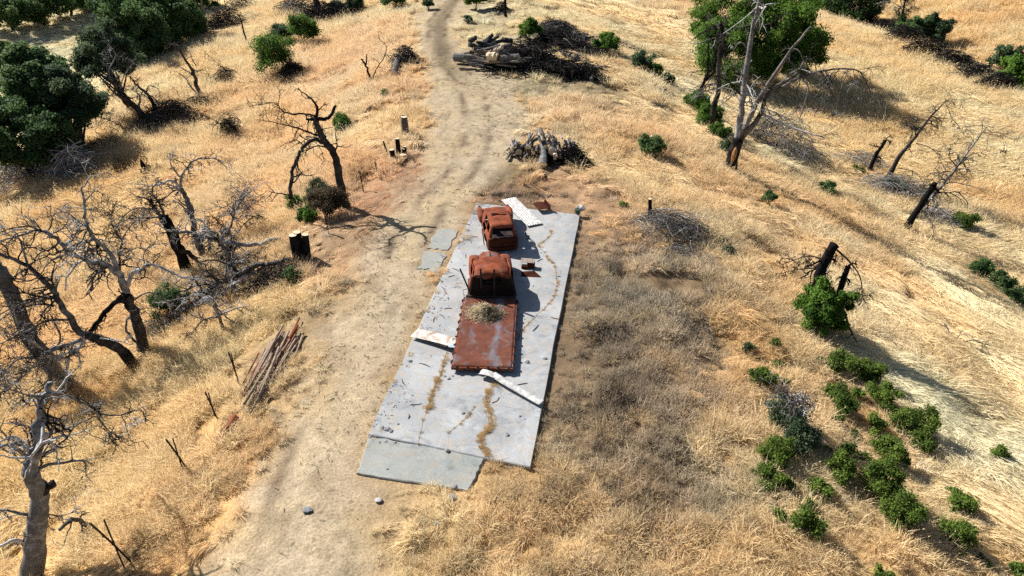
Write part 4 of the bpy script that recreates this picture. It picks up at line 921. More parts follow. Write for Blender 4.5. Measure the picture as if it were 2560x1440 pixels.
dead_tree("thick pale leaning trunk behind the crooked dead oak", (152, 945), [
 ([(152,945),(110,885),(72,845),(38,760),(10,700),(-15,660)], .36, .28, .1, .55), ([(110,885),(150,850),(128,790)], .07, .03, 1, .5)], 3)
dead_tree("pale barked dead tree with a sawn stub, in the lower corner", (70, 1470), [
 ([(70,1470),(86,1385),(94,1310),(100,1245),(82,1190),(78,1160),(93,1100),(98,1050),(114,990),(125,955)], .34, .07, .5, .62),
 ([(98,1246),(118,1220),(138,1206)], .13, .12, 0, .25), ([(80,1162),(50,1130),(15,1113),(-5,1122)], .08, .03), ([(85,1140),(58,1110),(28,1090),(-5,1112)], .06, .03, 1, .85), ([(92,1075),(58,1062),(-5,1056)], .03, .01), ([(115,990),(60,985),(-5,962)], .04, .012),
 ([(118,978),(150,985),(200,1002),(240,1022),(252,1052),(275,1082),(270,1110)], .06, .02), ([(246,1032),(290,1040),(350,1024),(365,1052)], .035, .012), ([(78,1290),(40,1280),(-5,1276)], .06, .03), ([(70,1368),(40,1352),(-5,1368)], .08, .04, .8, .85), ([(100,1280),(150,1290),(190,1275)], .03, .01)], 4, tint=(.62, .5), gnarl=.3, lev=2, fan=4, depth=.4)
dead_tree("leaning black limbed dead oak with an arm pointing to the track", (868, 522), [
 ([(868,522),(855,480),(846,430),(838,388),(820,362),(805,345),(796,320),(790,298)], .24, .15, .3, .3),
 ([(790,298),(793,272),(785,254),(768,240),(745,220)], .09, .02, .8, .12), ([(790,298),(812,297),(826,290),(840,264)], .11, .07, .2, .08), ([(792,298),(765,298)], .09, .06, 0, .1), ([(790,294),(768,285),(730,285),(702,275),(690,258),(640,262)], .06, .015, 1, .2),
 ([(802,342),(770,330),(730,316),(700,310),(650,300)], .06, .015, 1, .2), ([(816,360),(790,350),(770,356),(755,375),(740,402),(729,440),(725,496)], .09, .11, .4, .3), ([(838,390),(820,370),(790,365),(770,372),(740,350),(700,366)], .05, .015, 1, .2), ([(728,460),(742,448),(756,428)], .05, .02, .5)], 5, tint=(.3, .2), gnarl=.28, lev=2, fan=3)
dead_tree("bare grey forked tree standing midway up the far slope, by fallen grey branches", (500, 245), [
 ([(500,245),(490,212),(487,190),(470,160),(450,130),(432,110)], .22, .06, .6, .4), ([(488,192),(470,180),(447,165),(418,158)], .08, .02), ([(490,165),(482,150),(475,132)], .06, .02), ([(500,240),(476,215),(460,192),(442,178)], .1, .02)], 6, lev=2, fan=3)
dead_tree("dead tree with a few dark leaves, leaning out below the green oaks", (368, 310), [
 ([(368,310),(345,275),(310,235),(285,210),(250,185)], .30, .10, .5, .35), ([(346,275),(350,245),(340,225)], .12, .04), ([(310,235),(280,235),(250,262)], .07, .02, 1.5), ([(285,210),(270,180),(290,140),(270,110)], .08, .02, 2.2, .6), ([(300,225),(310,190),(330,160)], .06, .02, 1.5)], 7, lev=2, fan=4)
dead_tree("dead twin of the leafy leaning tree, just beside it", (398, 292), [
 ([(398,292),(380,256),(366,232),(345,215),(325,190)], .20, .05, .8, .35), ([(366,232),(372,215),(395,222),(400,240)], .06, .02, 1.2), ([(398,280),(370,245),(345,228)], .06, .02)], 8, lev=2, fan=3)
dead_tree("small blackened forked sapling by the uprooted stump", (930, 205), [
 ([(930,205),(920,178),(909,155),(904,147)], .10, .07, .1, .02), ([(916,162),(917,135)], .06, .04, 0, .02), ([(931,195),(944,166),(960,146),(966,116),(950,100)], .05, .02, .6, .15)], 9, lev=1, fan=3)
dead_tree("slim bare leaning trunk high on the far slope", (618, 115), [([(618,115),(610,80),(601,45),(594,36)], .12, .06, .5, .15), ([(602,48),(622,30),(640,40)], .03, .01)], 10, lev=2, fan=3)
dead_tree("large dark dead trunk topping the slope among tangled shrubs", (795, 52), [([(795,52),(790,10),(784,-40)], .45, .38, .4, .35), ([(792,40),(760,30),(720,14),(706,10)], .08, .03, 1, .8), ([(720,14),(735,-5),(728,-30)], .10, .08)], 11, lev=2, fan=4)
dead_tree("dead trunk on the skyline beside a dark green oak", (512, 48), [([(512,48),(506,20),(500,-30)], .3, .22, .4, .4), ([(560,58),(566,30),(560,-5)], .16, .08, 1.6, .1)], 12, lev=2, fan=4)
dead_tree("bleached crooked dead tree in the middle of the slope, white upper limbs", (510, 648), [
 ([(510,648),(492,602),(482,560),(478,520),(463,492),(450,472)], .17, .11, .4, .55), ([(450,472),(435,452),(412,455),(380,466),(350,460)], .09, .02, 1.3, .95), ([(452,470),(456,440),(470,415),(496,396),(540,396),(566,420)], .08, .02, 1.1, .6), ([(450,442),(430,415),(424,384)], .05, .015, 1, .6), ([(480,545),(450,510),(430,500)], .05, .02)], 13, lev=2, fan=4)
dead_tree("burnt black leaning trunk with a thick grey twig crown", (472, 678), [
 ([(472,678),(450,640),(430,582),(408,540)], .30, .26, .1, .0), ([(408,545),(385,520),(370,500),(340,490)], .10, .03, 3, .4), ([(410,540),(400,510),(380,480),(390,460)], .08, .02, 3, .4), ([(412,540),(370,545),(330,545),(290,560)], .06, .02, 2.4, .45), ([(500,655),(470,632),(440,620)], .15, .12, 0, .15), ([(412,530),(350,520),(310,540),(285,580)], .05, .02, 2, .45)], 14, lev=2, fan=4)
dead_tree("long bleached limb reaching out sideways from the three-stem stump", (728, 600), [
 ([(728,598),(690,600),(640,612),(580,608),(540,600),(500,590),(440,576)], .14, .07, 2.0, .7), ([(540,600),(560,625),(590,650),(600,672)], .05, .015, 2, .7), ([(440,576),(415,575),(395,560),(372,570)], .06, .02, 1.5, .8), ([(600,610),(560,640),(540,680)], .05, .015, 2, .6)], 15, lev=2, fan=4, name="fallen_limb", cat="fallen limb", depth=.12)
dead_tree("fallen grey limb curving down from the foot of the three-stem stump", (752, 652), [
 ([(752,655),(720,652),(672,660),(642,665),(592,690),(545,710),(502,735),(468,772),(440,812),(418,848)], .18, .04, 1.8, .5), ([(545,712),(532,742),(528,770),(560,800),(590,840)], .06, .02, 1.5, .8), ([(672,660),(620,690),(570,712),(556,760)], .08, .02, 1.2, .6), ([(700,700),(660,720),(600,730)], .05, .02, 1, .8)], 16, lev=2, fan=4, name="fallen_limb", cat="fallen limb", depth=.15)
brush("tangle of dark brush heaped below the three-stem stump", 700, 712, (1.8, 1.5, .9), 560, 1.2, .016, .22, .1, extra=[(650, 730, (1.3, 1.2, .6), 260)])
dead_tree("thorny grey thicket with one white twisted stem", (582, 612), [([(582,612),(575,572),(585,540),(602,500),(608,478)], .08, .03, 4, .75), ([(578,600),(560,570),(530,540)], .04, .012, 3, .2), ([(580,605),(610,560),(640,540)], .04, .012, 3, .2), ([(578,590),(540,585),(510,560)], .03, .012, 3, .2)], 17, lev=2, fan=4, tl=.5)
dead_tree("curly silver crown of the crooked dead oak resting in the grass", (120, 985), [
 ([(120,985),(125,940),(130,900)], .10, .07, .6, .6), ([(130,900),(100,870),(60,845),(20,850)], .06, .02, 2.6, .75), ([(130,900),(90,915),(40,935),(0,925)], .06, .02, 2.6, .5), ([(130,900),(170,880),(205,860)], .05, .02, 2.4, .9), ([(125,940),(90,985),(60,1010)], .05, .015, 2.6, .45), ([(128,920),(165,950),(200,985),(250,1000)], .05, .015, 2.4, .6), ([(60,845),(40,800),(30,760)], .04, .015, 2.4, .6)], 51, gnarl=.42, lev=2, fan=4, tl=.4, name="fallen_limb", cat="fallen limb", depth=.4)
dead_tree("spread of bleached fallen branches between the dark green bush and the stump", (560, 830), [
 ([(560,832),(548,790),(530,752)], .09, .06, .8, .7), ([(530,752),(500,735),(470,745),(440,775)], .06, .02, 2.4, .8), ([(530,752),(560,720),(600,705)], .05, .02, 2.4, .5), ([(548,790),(590,770),(630,765)], .05, .015, 2.2, .7), ([(548,790),(510,800),(480,830)], .05, .015, 2.4, .4), ([(540,770),(575,800),(600,840)], .04, .015, 2.2, .6)], 52, gnarl=.4, lev=2, fan=4, tl=.4, name="fallen_limb", cat="fallen limb", depth=.3)
dead_tree("dark tangled fallen crown between the burnt trunk and the bleached limb", (610, 720), [
 ([(612,722),(600,690),(580,665)], .09, .06, .8, .3), ([(580,665),(540,650),(500,655)], .06, .02, 2.4, .35), ([(580,665),(600,635),(640,640)], .05, .02, 2.2, .5), ([(600,690),(560,700),(520,690)], .05, .015, 2.2, .3), ([(600,690),(650,675),(690,690)], .05, .015, 2.2, .4)], 53, gnarl=.4, lev=2, fan=4, tl=.4, name="fallen_limb", cat="fallen limb", depth=.3)
dead_tree("grey twiggy dead sapling between the tall dead oak and the burnt trunk", (300, 700), [
 ([(300,702),(298,650),(305,600)], .08, .05, 1.2, .4), ([(305,600),(330,560),(360,540)], .05, .015, 2.6, .5), ([(305,600),(280,560),(285,520)], .05, .015, 2.6, .4), ([(300,640),(340,620),(370,625)], .04, .015, 2.4, .5)], 54, gnarl=.38, lev=2, fan=4, tl=.45)
for k, (b, pts, lab) in enumerate([
 ((600,200), [(600,200),(590,180),(565,175),(540,190),(530,215)], "arching dark thicket beside the forked grey tree"), ((602,345), [(602,345),(590,325),(575,312),(545,308)], "small arching bare shrub in the middle of the slope"),
 ((575,75), [(575,75),(560,55),(540,60),(515,95)], "dark tangled bare thicket on the brow of the slope"), ((760,170), [(760,172),(735,155),(715,165),(700,200)], "dark bare thicket arching over the round green bush"),
 ((520,165), [(520,165),(512,142),(518,135),(526,150)], "little broken black snag on the upper slope"), ((500,265), [(500,262),(470,268),(430,278),(380,300)], "pile of fallen grey branches below the forked tree"),
 ((320,350), [(320,350),(300,350),(260,355),(215,365)], "dark fallen branch along the shaded brow"), ((318,348), [(322,350),(312,325),(285,305),(245,292)], "bare leaning shrub above the dark fallen branch"),
 ((230,470), [(230,470),(235,445),(270,440),(310,420)], "thin bare branches beside the uprooted black root")]):
    dead_tree(lab, b, [(pts, .09 if k not in (1, 4, 8) else .05, .02, 3 if k != 4 else .5, .15 if k not in (5, 7) else .35)], 30 + k, lev=2, fan=4, tl=.55, depth=.3, name="bare_thicket", cat="dead shrub")
    if k in (0, 1, 2, 3, 5):
        o = COL.objects[-1]
        root_ = [q for q in COL.objects if q.get('label') == lab][0]; mb = MB(); B0 = np.array(root_.location)
        x_, y_ = np.mean([q[0] for q in pts]), max(q[1] for q in pts); twigs(mb, hit(x_, y_) + [0, 0, .1], np.array((1.5, 1.2, 1.7)), 330, 1.2, .018, .22, arch=.9)
        mb.v = [v - B0 for v in mb.v]; mb.build('twig_mass', M['bark'], root_)
p = hit(365, 440); t_ = empty("uprooted_root", p); tag(t_, "black uprooted root plate lying on the slope", "root")
mb = MB(); mb.tube([upright(385, 440, p) - p, upright(370, 425, p) - p, upright(356, 412, p) - p, upright(352, 400, p) - p], [.25, .30, .18, .06], 9, 0, .05); mb.build("stem", M['bark'], t_)
mb = MB(); rg = np.random.default_rng(3); [grow(mb, rg.normal(0, .25, 3) + [.2, 0, .3], rg.normal(0, 1, 3), rg.uniform(.6, 1.3), .06, 1, rg, .4, .1, .05, 4) for _ in range(14)]; mb.build("roots", M['bark'], t_)
# grey brush thickets on the left
brush("wide grey thicket of bleached dead branches at the foot of the green oaks", 120, 440, (5.0, 3.2, 3.0), 1000, 2.2, .026, .72, .6, extra=[(50, 470, (4, 2.6, 2.6), 600), (190, 450, (2.6, 2.0, 2.4), 400)], name="brush_thicket", cat="dead brush")
dead_tree("long bleached white limb lying over the thicket's outer end", (158, 392), [([(158,394),(112,384),(60,400),(-5,426)], .11, .05, 1.2, .98), ([(112,384),(130,400),(160,440)], .05, .02, 2, .8)], 44, lev=2, fan=4, name="fallen_limb", cat="fallen limb")
brush("dark brush mat strung along the slope under the leaning trees", 430, 305, (4.2, 2.0, 1.6), 900, 1.8, .022, .28, .2, extra=[(380, 330, (2.6, 1.6, 1.3), 460), (500, 275, (2.4, 1.4, 1.2), 400)], name="brush_thicket", cat="dead brush")
brush("bristly dark brush on the brow below the skyline trunk", 560, 75, (3.6, 3.4, 2.4), 900, 1.8, .028, .22, .1, extra=[(495, 100, (2.6, 2.4, 2.0), 480), (600, 30, (3, 3, 2), 400)], name="brush_thicket", cat="dead brush")
brush("grey tangle of fallen boughs under the large dark trunk", 810, 55, (4.6, 3.6, 2.0), 1000, 2.4, .035, .25, .1, extra=[(865, 42, (3.4, 2.4, 1.4), 460), (740, 40, (3.6, 3, 2.0), 460)], name="brush_thicket", cat="dead brush")
brush("bare grey brush round the foot of the tallest dead oak", 400, 840, (1.3, 1.1, .7), 420, 1.1, .012, .4, .05, name="brush_thicket", cat="dead brush")
brush("dark brush mass in front of the round green bush on the upper slope", 735, 195, (1.7, 1.4, 1.3), 420, 1.4, .025, .15, .1, name="brush_thicket", cat="dead brush")
for lab, a, b, r, tn in (("short black branch lying alone in grass above the track bend", (876,232), (908,236), .06, .02), ("white broken bough half hidden in grass by the pale dead tree", (222,1228), (238,1290), .12, .8), ("pale bough lying under the arched grey limb", (180,1365), (215,1335), .10, .8), ("long thin pale branch fallen down the slope beside the wire", (862,330), (940,258), .08, .55), ("pale limb lying in the grass near the thin stakes", (745,480), (700,375), .06, .5), ("white log lying at the foot of the big burnt tree", (1872,433), (1884,442), .09, .95)):
    A_, B_ = hit(*a, .08), hit(*b, .1); mb = MB(); t5 = np.linspace(0, 1, 9)[:, None]; P = A_ + (B_ - A_) * t5 + rng.normal(0, .05, (9, 3)); P[:, 2] = hgt(P[:, 0], P[:, 1]) + .1
    mb.tube(P, np.linspace(r, r * .6, 9), 8, 0, tn); rg = np.random.default_rng(int(a[0])); [grow(mb, P[i], rg.normal(0, 1, 3) + [0, 0, .5], .6, r * .3, 1, rg, .3, 0, tn, 2) for i in (3, 5, 7)]
    tag(mb.build("fallen_branch", M['bark'], loc=A_), lab, "branch")
dead_tree("arched grey limb leaning on the long steel stake", (238, 1325), [([(240,1326),(215,1310),(182,1298),(146,1325)], .09, .06, .6, .5), ([(182,1300),(170,1330),(150,1385)], .03, .01, 1, .4)], 45, lev=1, fan=3, name="fallen_limb", cat="fallen limb", depth=.1)
dead_tree("thin crooked branch on the ground above the broken white bough", (200, 1215), [([(195,1220),(200,1200),(240,1175),(275,1150),(290,1110)], .035, .015, .6, .1)], 46, lev=1, fan=3, name="fallen_branch", cat="branch", depth=.05)
# right-hand trees
dead_tree("big burnt tree with several tall split stems on the slope", (1822, 434), [
 ([(1822,436),(1832,392),(1846,345)], .46, .36, 0, .12),
 ([(1838,362),(1850,300),(1860,222),(1872,130),(1886,60),(1900,2),(1908,-40)], .24, .10, .7, .55), ([(1846,345),(1870,300),(1895,252),(1922,208),(1960,150),(1992,108),(2028,66)], .20, .05, .2, .45), ([(1850,350),(1870,326),(1900,290),(1917,240),(1950,210),(1990,186),(2010,154)], .20, .06, .3, .35),
 ([(1945,225),(1990,198),(2030,184),(2072,175),(2112,172),(2150,180),(2170,215),(2180,240)], .09, .025, 1.8, .35), ([(1908,286),(1950,306),(2000,326),(2062,345)], .09, .04, .5, .85), ([(2006,200),(2021,220),(2010,262),(1998,300)], .06, .03, 1, .6),
 ([(1898,10),(1880,30),(1845,58),(1808,84)], .05, .02, 1.2, .85), ([(1868,120),(1850,105),(1835,125)], .04, .02, 2, .6), ([(1848,208),(1862,175),(1880,150)], .04, .02, 1, .8), ([(1846,345),(1848,330),(1848,312)], .16, .02, 0, .0), ([(2090,172),(2062,215),(2050,270)], .03, .01, 1.6, .5), ([(2120,174),(2100,230),(2085,300)], .025, .01, 1, .5)], 18, gnarl=.2, droop=.22, lev=2, fan=4, tl=.30, twig=.5)
dead_tree("half charred dead trunk with pale upper stem beside the big round tree", (1775, 332), [
 ([(1775,334),(1785,272),(1797,222),(1798,150),(1806,85),(1800,58)], .24, .12, .7, .3), ([(1795,226),(1820,210),(1852,206)], .08, .03, .5, .7), ([(1800,72),(1786,50),(1771,30)], .06, .02, .5, .7), ([(1800,100),(1785,95),(1740,108),(1690,105)], .035, .012, .6, .5), ([(1806,130),(1812,160),(1815,200)], .05, .02, 1.8, .5)], 19, tint=(.05, .55), droop=.2, lev=2, fan=4, twig=.55)
dead_tree("black forked burnt trunk rising before the big round tree", (1746, 242), [([(1746,244),(1760,206),(1772,170),(1770,115)], .20, .07, .2, .02), ([(1762,202),(1785,176),(1790,132),(1812,60)], .14, .08, .5, .08)], 20, lev=2, fan=3)
dead_tree("short thick black snag between the leaning dead pines", (2168, 442), [([(2168,442),(2186,396),(2214,351)], .17, .12, .9, .02)], 21, tint=(.02, .02), droop=.25, lev=2, fan=4)
dead_tree("tall leaning dead pine with drooping twigs, second of the leaning row", (2210, 458), [([(2210,458),(2246,395),(2290,340),(2330,290),(2366,250)], .20, .03, 1.2, .3), ([(2290,358),(2330,372),(2370,410)], .04, .012, 1, .1), ([(2246,420),(2290,432),(2315,470)], .035, .012, 1, .1), ([(2340,296),(2380,298),(2400,320)], .02, .008, 1)], 22, tint=(.08, .4), droop=.3, lev=2, fan=4, twig=.55)
dead_tree("double stemmed leaning dead pine, furthest out of the leaning row", (2255, 582), [([(2255,582),(2290,530),(2330,470),(2338,462)], .24, .18, .6, .05), ([(2290,532),(2340,480),(2382,430),(2420,380),(2466,318)], .14, .03, 2.4, .5), ([(2300,520),(2330,560),(2335,630)], .04, .01, 1.5, .4), ([(2310,510),(2360,530),(2390,590)], .04, .01, 1.5, .4), ([(2400,405),(2440,390),(2500,382)], .025, .008, 1.5, .5)], 23, droop=.3, lev=2, fan=4, twig=.55)
dead_tree("burnt snag with drooping bare arms above a green bush on the slope", (2036, 815), [
 ([(2036,815),(2042,745),(2047,690),(2065,650),(2086,612)], .26, .20, .4, .05), ([(2086,620),(2120,650),(2150,692),(2156,740)], .05, .015, 1, .2), ([(2068,652),(2020,640),(1955,662)], .04, .012, 1.3, .25), ([(2060,670),(2010,672),(1965,680)], .035, .01, 1.3, .25), ([(2095,745),(2110,692),(2121,664)], .14, .11, 1, .1), ([(2112,780),(2122,815),(2140,852),(2165,892)], .06, .02, .8, .3), ([(2080,625),(2075,660),(2050,700)], .04, .012, 2, .5)], 24, droop=.22, lev=2, fan=4)
dead_tree("thin dark bare tree in the gully beside the far dark evergreen", (2240, 102), [([(2240,102),(2250,60),(2264,0),(2275,-50)], .22, .10, 1.6, .15), ([(2258,25),(2230,5),(2200,5)], .06, .02, 1), ([(2255,40),(2285,20),(2300,25)], .05, .02, 1)], 25, lev=2, fan=4)
dead_tree("bleached fallen branch spread on pale flattened grass", (2395, 872), [([(2365,795),(2370,825),(2374,850),(2396,874)], .035, .05, .6, .9), ([(2382,855),(2400,838),(2424,835)], .03, .012, .8, .5), ([(2390,865),(2430,850),(2460,862),(2475,890)], .03, .012, .8, .4), ([(2396,874),(2440,872),(2478,896)], .03, .012, .8, .3)], 26, lev=1, fan=3, name="fallen_branch", cat="branch", depth=.05)
brush("grey fallen branches spread below the thin black snag", 1680, 585, (2.8, 1.9, 1.1), 620, 1.5, .016, .55, .15, extra=[(1720, 640, (1.8, 1.2, .4), 200), (1640, 560, (1, .8, .7), 120)], dirbias=(.7, -.5, 0), cat="dead brush")
brush("low weedy heap of grey dead stems below the slope's green sprouts", 1730, 820, (2.2, 1.5, .35), 420, .6, .009, .45, .0, cat="dead weeds", name="dead_weeds", extra=[(1600, 640, (1.6, 1.4, .25), 200)])
brush("dark brown thicket of dead weeds by the faint wheel line", 1510, 840, (1.2, 1.3, .3), 420, .45, .009, .10, .0, cat="dead weeds", name="dead_weeds")
brush("black patch of dead weeds midway down the grassy shoulder", 1570, 1020, (.8, .6, .3), 330, .4, .010, .04, .0, cat="dead weeds", name="dead_weeds")
brush("grey thicket under the big burnt tree's drooping limb", 1950, 370, (4.4, 3.2, 2.6), 950, 1.5, .018, .5, .2, arch=.5, extra=[(1990, 410, (3.6, 2.2, 1.6), 480), (1890, 360, (2, 1.6, 1.6), 300)], name="brush_thicket", cat="dead brush")
brush("long bluish grey brush heap at the feet of the leaning dead pines", 2250, 490, (5.0, 2.4, 1.4), 950, 1.4, .018, .62, .2, dirbias=(.5, -.6, 0), extra=[(2350, 560, (3.8, 2.0, 1.0), 560), (2150, 425, (3.6, 1.8, 1.3), 520)], name="brush_thicket", cat="dead brush")
brush("grey bare brush strip along the gully edge", 2430, 180, (5.0, 1.8, 1.0), 420, 2.0, .03, .5, .1, dirbias=(.6, -.5, 0), extra=[(2340, 130, (4, 1.6, 1.0), 220)], name="brush_thicket", cat="dead brush")
for lab, px, py, ex, n_ in (("dark brush clump under the wide gully tree", 2110, 46, (5, 3, 3), 800), ("dark brush just uphill of the thin gully tree", 2160, 74, (4, 2.4, 2.6), 600), ("dark brush round the foot of the thin gully tree", 2205, 92, (4, 2.2, 2.4), 800), ("dark brush in front of the twin evergreen", 2260, 118, (4, 2, 2.2), 600), ("dark brush in the twin evergreen's shadow", 2320, 146, (4, 2, 2.0), 600), ("dark brush beside the leaning charred trunk", 2380, 172, (4, 2, 1.7), 520), ("dark brush between the charred trunk and the gully mouth trees", 2440, 200, (4, 2, 1.6), 520), ("dark brush at the foot of the grey crowned gully tree", 2500, 226, (4, 2, 1.6), 460)):
    brush(lab, px, py, ex, n_, 1.9, .04, .12, .2, dirbias=(.8, -.5, 0), name="brush_thicket", cat="dead brush", group="dark brush along the gully")
log("burnt_log", hit(2360, 160, .3), hit(2385, 150, 1.0), .2, M['charcoal'], "black charred trunk leaning in the gully edge brush", None, .7)

big = [o for o in COL.objects if o.get('label') == "big burnt tree with several tall split stems on the slope"][0]
Pb = hit(1822, 434); M['heart'] = mat_simple("split_heartwood", (.20, .075, .03), (.46, .27, .14), 7, .95, .05, .5)
for pix, r in (([(1829,408),(1836,385),(1840,368)], .16), ([(1862,322),(1880,290),(1896,258)], .07), ([(1862,338),(1885,305),(1902,275)], .06), ([(1925,212),(1945,185),(1958,165)], .045), ([(1950,214),(1965,204),(1975,197)], .05)):
    n_ = np.array([Pb[0], Pb[1], 0]) / np.linalg.norm(Pb[:2]); P = smooth_path([upright(x, y, Pb, -(.42 if r > .1 else .16)) - Pb for x, y in pix]); mb = MB(); mb.tube(P, r * np.sin(np.linspace(.25, 2.9, len(P))), 8); mb.build("split_wood", M['heart'], big)

# ------------------------------------------------------------------ green trees and bushes
def foliage(C, rad, n, leaf, rg, clumps=40, fill=.35, up=.0, csize=1.0):
    """n leaf blades gathered in clumps through an uneven crown; returns a mesh builder"""
    mb = MB(); cs = []; sd0 = rg.uniform(0, 6.28); ts = rg.uniform(-.18, .18)
    while len(cs) < clumps:
        q = rg.normal(0, 1, 3); q /= np.linalg.norm(q); r = rg.uniform(fill, 1.0) ** .6
        if q[2] < -.55: continue
        cs.append(q * r * rad * rg.uniform(.80, 1.06) * (1 + .22 * math.sin(q[0] * 3.1 + sd0) * math.cos(q[1] * 2.7 + q[2] * 3.3 + sd0)))
    cs = np.array(cs); cr = csize * rg.uniform(.22, .42, clumps) * float(np.mean(rad)) * (3.2 / clumps ** .36)
    ct = np.clip(rg.uniform(.05, .95, clumps) + ts, 0, 1); k = rg.integers(0, clumps, n)
    q = np.clip(rg.normal(0, .52, (n, 3)), -1.25, 1.25); q[:, 2] *= .8
    P = C + cs[k] + q * cr[k][:, None]
    nrm = q + rg.normal(0, .8, (n, 3)) + [0, 0, .5]; nrm /= np.linalg.norm(nrm, axis=1)[:, None]
    a = np.cross(nrm, rg.normal(0, 1, (n, 3))); a /= np.linalg.norm(a, axis=1)[:, None] + 1e-9; b = np.cross(nrm, a)
    l = leaf * rg.uniform(.6, 1.3, n); w_ = l * rg.uniform(.45, .8, n)
    V = np.stack([P - a * l[:, None] * .5, P + b * w_[:, None] * .5 + nrm * l[:, None] * .1, P + a * l[:, None] * .5, P - b * w_[:, None] * .5 + nrm * l[:, None] * .1], 1).reshape(-1, 3)
    t = np.repeat(np.clip(ct[k] + rg.normal(0, .22, n), 0, 1), 4)
    mb.add(V, np.arange(4 * n).reshape(-1, 4), 0, t); return mb, cs
def leafy_tree(label, base, center, wpx, hpx, n, leaf, mat, seed, name="oak_tree", cat="tree", clumps=55, depth=1.0, dd=0.0, trunk_r=.3, fill=.35, group=None):
    rg = np.random.default_rng(seed); P = hit(*base); C = upright(center[0], center[1], P, dd); s_ = mpp(C)
    rad = np.array([wpx * s_, (wpx + hpx) / 2 * s_ * depth, hpx * s_ / .88]) * 1.0; n = int(n * 1.5); leaf *= 1.12; root = empty(name, P); tag(root, label, cat, group)
    c0 = C - P; mb, cs = foliage(c0, rad, n, leaf, rg, int(clumps * 1.5), fill, csize=.76); mb.build("crown", mat, root)
    mb = MB(); top = c0 * [.8, .8, .75]; t = np.linspace(0, 1, 8)[:, None]; tp = np.array([0, 0, -.3]) * (1 - t) + top * t + rg.normal(0, trunk_r * .3, (8, 3)); mb.tube(tp, trunk_r * np.linspace(1.3, .45, 8), 9, 0, .25)
    for k in range(min(14, len(cs))):
        e = c0 + cs[k] * .85; i = rg.integers(2, 7); m_ = (tp[i] + e) / 2 + rg.normal(0, .2, 3) * np.mean(rad) * .3; mb.tube(smooth_path([tp[i], m_, e]), np.linspace(trunk_r * .4, .02, 9), 6, 0, .35)
    mb.build("trunk", M['bark'], root, smooth=True); return root
leafy_tree("big round dense green tree behind the burnt trunks", (1905, 205), (1893, 92), 165, 132, 80000, .20, M['leaf_green'], 1, clumps=110, trunk_r=.4, fill=.55, name="round_tree")
leafy_tree("broad dark green oak, tallest crown of the valley-side group", (150, 400), (104, 248), 96, 118, 56000, .22, M['leaf_oak'], 2, clumps=80)
leafy_tree("low dark oak in front of the valley-side group", (95, 460), (52, 350), 124, 100, 56000, .21, M['leaf_oak'], 3, clumps=80)
leafy_tree("dark oak crown pressed between the broad oak and the leaning dead tree", (205, 400), (178, 262), 70, 86, 28000, .20, M['leaf_grey'], 4, clumps=50)
leafy_tree("sparse grey green tree with twiggy crown beside the broad oak", (335, 290), (262, 150), 88, 74, 20000, .18, M['leaf_grey'], 5, clumps=46, fill=.2)
leafy_tree("tall ragged dark tree leaning out over the pale field", (370, 170), (322, 66), 100, 92, 36000, .26, M['leaf_oak'], 6, clumps=60, fill=.2, dd=4)
leafy_tree("dark green oak on the brow nearest the skyline trunk", (440, 130), (432, 48), 84, 84, 36000, .25, M['leaf_oak'], 7, clumps=60, dd=3)
leafy_tree("shadowy oak low behind the brow between two taller oaks", (365, 180), (352, 118), 74, 66, 24000, .25, M['leaf_oak'], 8, clumps=44, dd=3)
for k, (b, c, wx, hx, lab) in enumerate([((30, 82), (35, 32), 75, 40, "dark oak at the end of the far row beyond the pale field"), ((110, 62), (105, 10), 70, 40, "dark oak in the middle of the far row beyond the pale field"), ((180, 40), (165, -12), 65, 36, "dark oak of the far row, nearest the ragged leaning tree"), ((15, 165), (2, 148), 28, 36, "small dark tree cut by the edge, below the far row"), ((250, 20), (245, -10), 60, 30, "bright topped oak rising behind the ragged tree"), ((500, 20), (480, -5), 60, 30, "bright green oak behind the skyline trunk")]):
    leafy_tree(lab, b, c, wx * 1.15, hx * 1.15, 14000, .45, M['leaf_oak'] if k < 4 else M['leaf_green'], 20 + k, clumps=44)
leafy_tree("wide dark grey green oak at the top of the gully", (2150, 62), (2135, 12), 85, 58, 16000, .34, M['leaf_oak'], 30, clumps=54)
leafy_tree("dark twin crowned evergreen standing alone in the gully", (2290, 118), (2275, 82), 40, 44, 9000, .30, M['leaf_oak'], 31, clumps=36)
leafy_tree("greener half of the twin evergreen in the gully", (2318, 120), (2340, 78), 34, 40, 8000, .30, M['leaf_grey'], 32, clumps=34)
leafy_tree("grey crowned tree in the gully mouth", (2530, 185), (2520, 150), 42, 36, 7000, .28, M['leaf_grey'], 33, clumps=34, fill=.2)
leafy_tree("bright green tree filling the gully mouth", (2560, 240), (2548, 198), 50, 52, 14000, .28, M['leaf_green'], 34, clumps=46)

def shrub(label, px, py, rpx, seed, mat=None, leaf=.08, dens=1.0, group=None, asp=.9, name="green_shrub", trunk=True, cat="shrub"):
    rg = np.random.default_rng(seed); P = hit(px, py + rpx * .75); s_ = mpp(P); r = rpx * s_; root = empty(name, P); tag(root, label, cat, group)
    r *= 1.12 if rpx > 40 else 1.3; n = int(min(9000, 2000 * dens * (r / .5) ** 2 * (.10 / leaf) ** 1.2)) + 160
    mb, cs = foliage(np.array([0, 0, r * .88]), np.array([r * .85, r * .85, r * asp * .9]), n, leaf, rg, max(10, int(26 * min(1.6, r / .8))), .25); mb.build("foliage", mat or M['leaf_shrub'], root)
    mb = MB()
    for k in range(min(10, len(cs))): mb.tube(smooth_path([np.array([rg.normal(0, .04), rg.normal(0, .04), -.08]), np.array([0, 0, r * .4]) + cs[k] * .4, np.array([0, 0, r * .88]) + cs[k] * .9]), np.linspace(.022, .006, 9), 4, 0, .3)
    mb.build("stem", M['bark'], root); return root
GS = "green shrubs scattered over the lower slope"
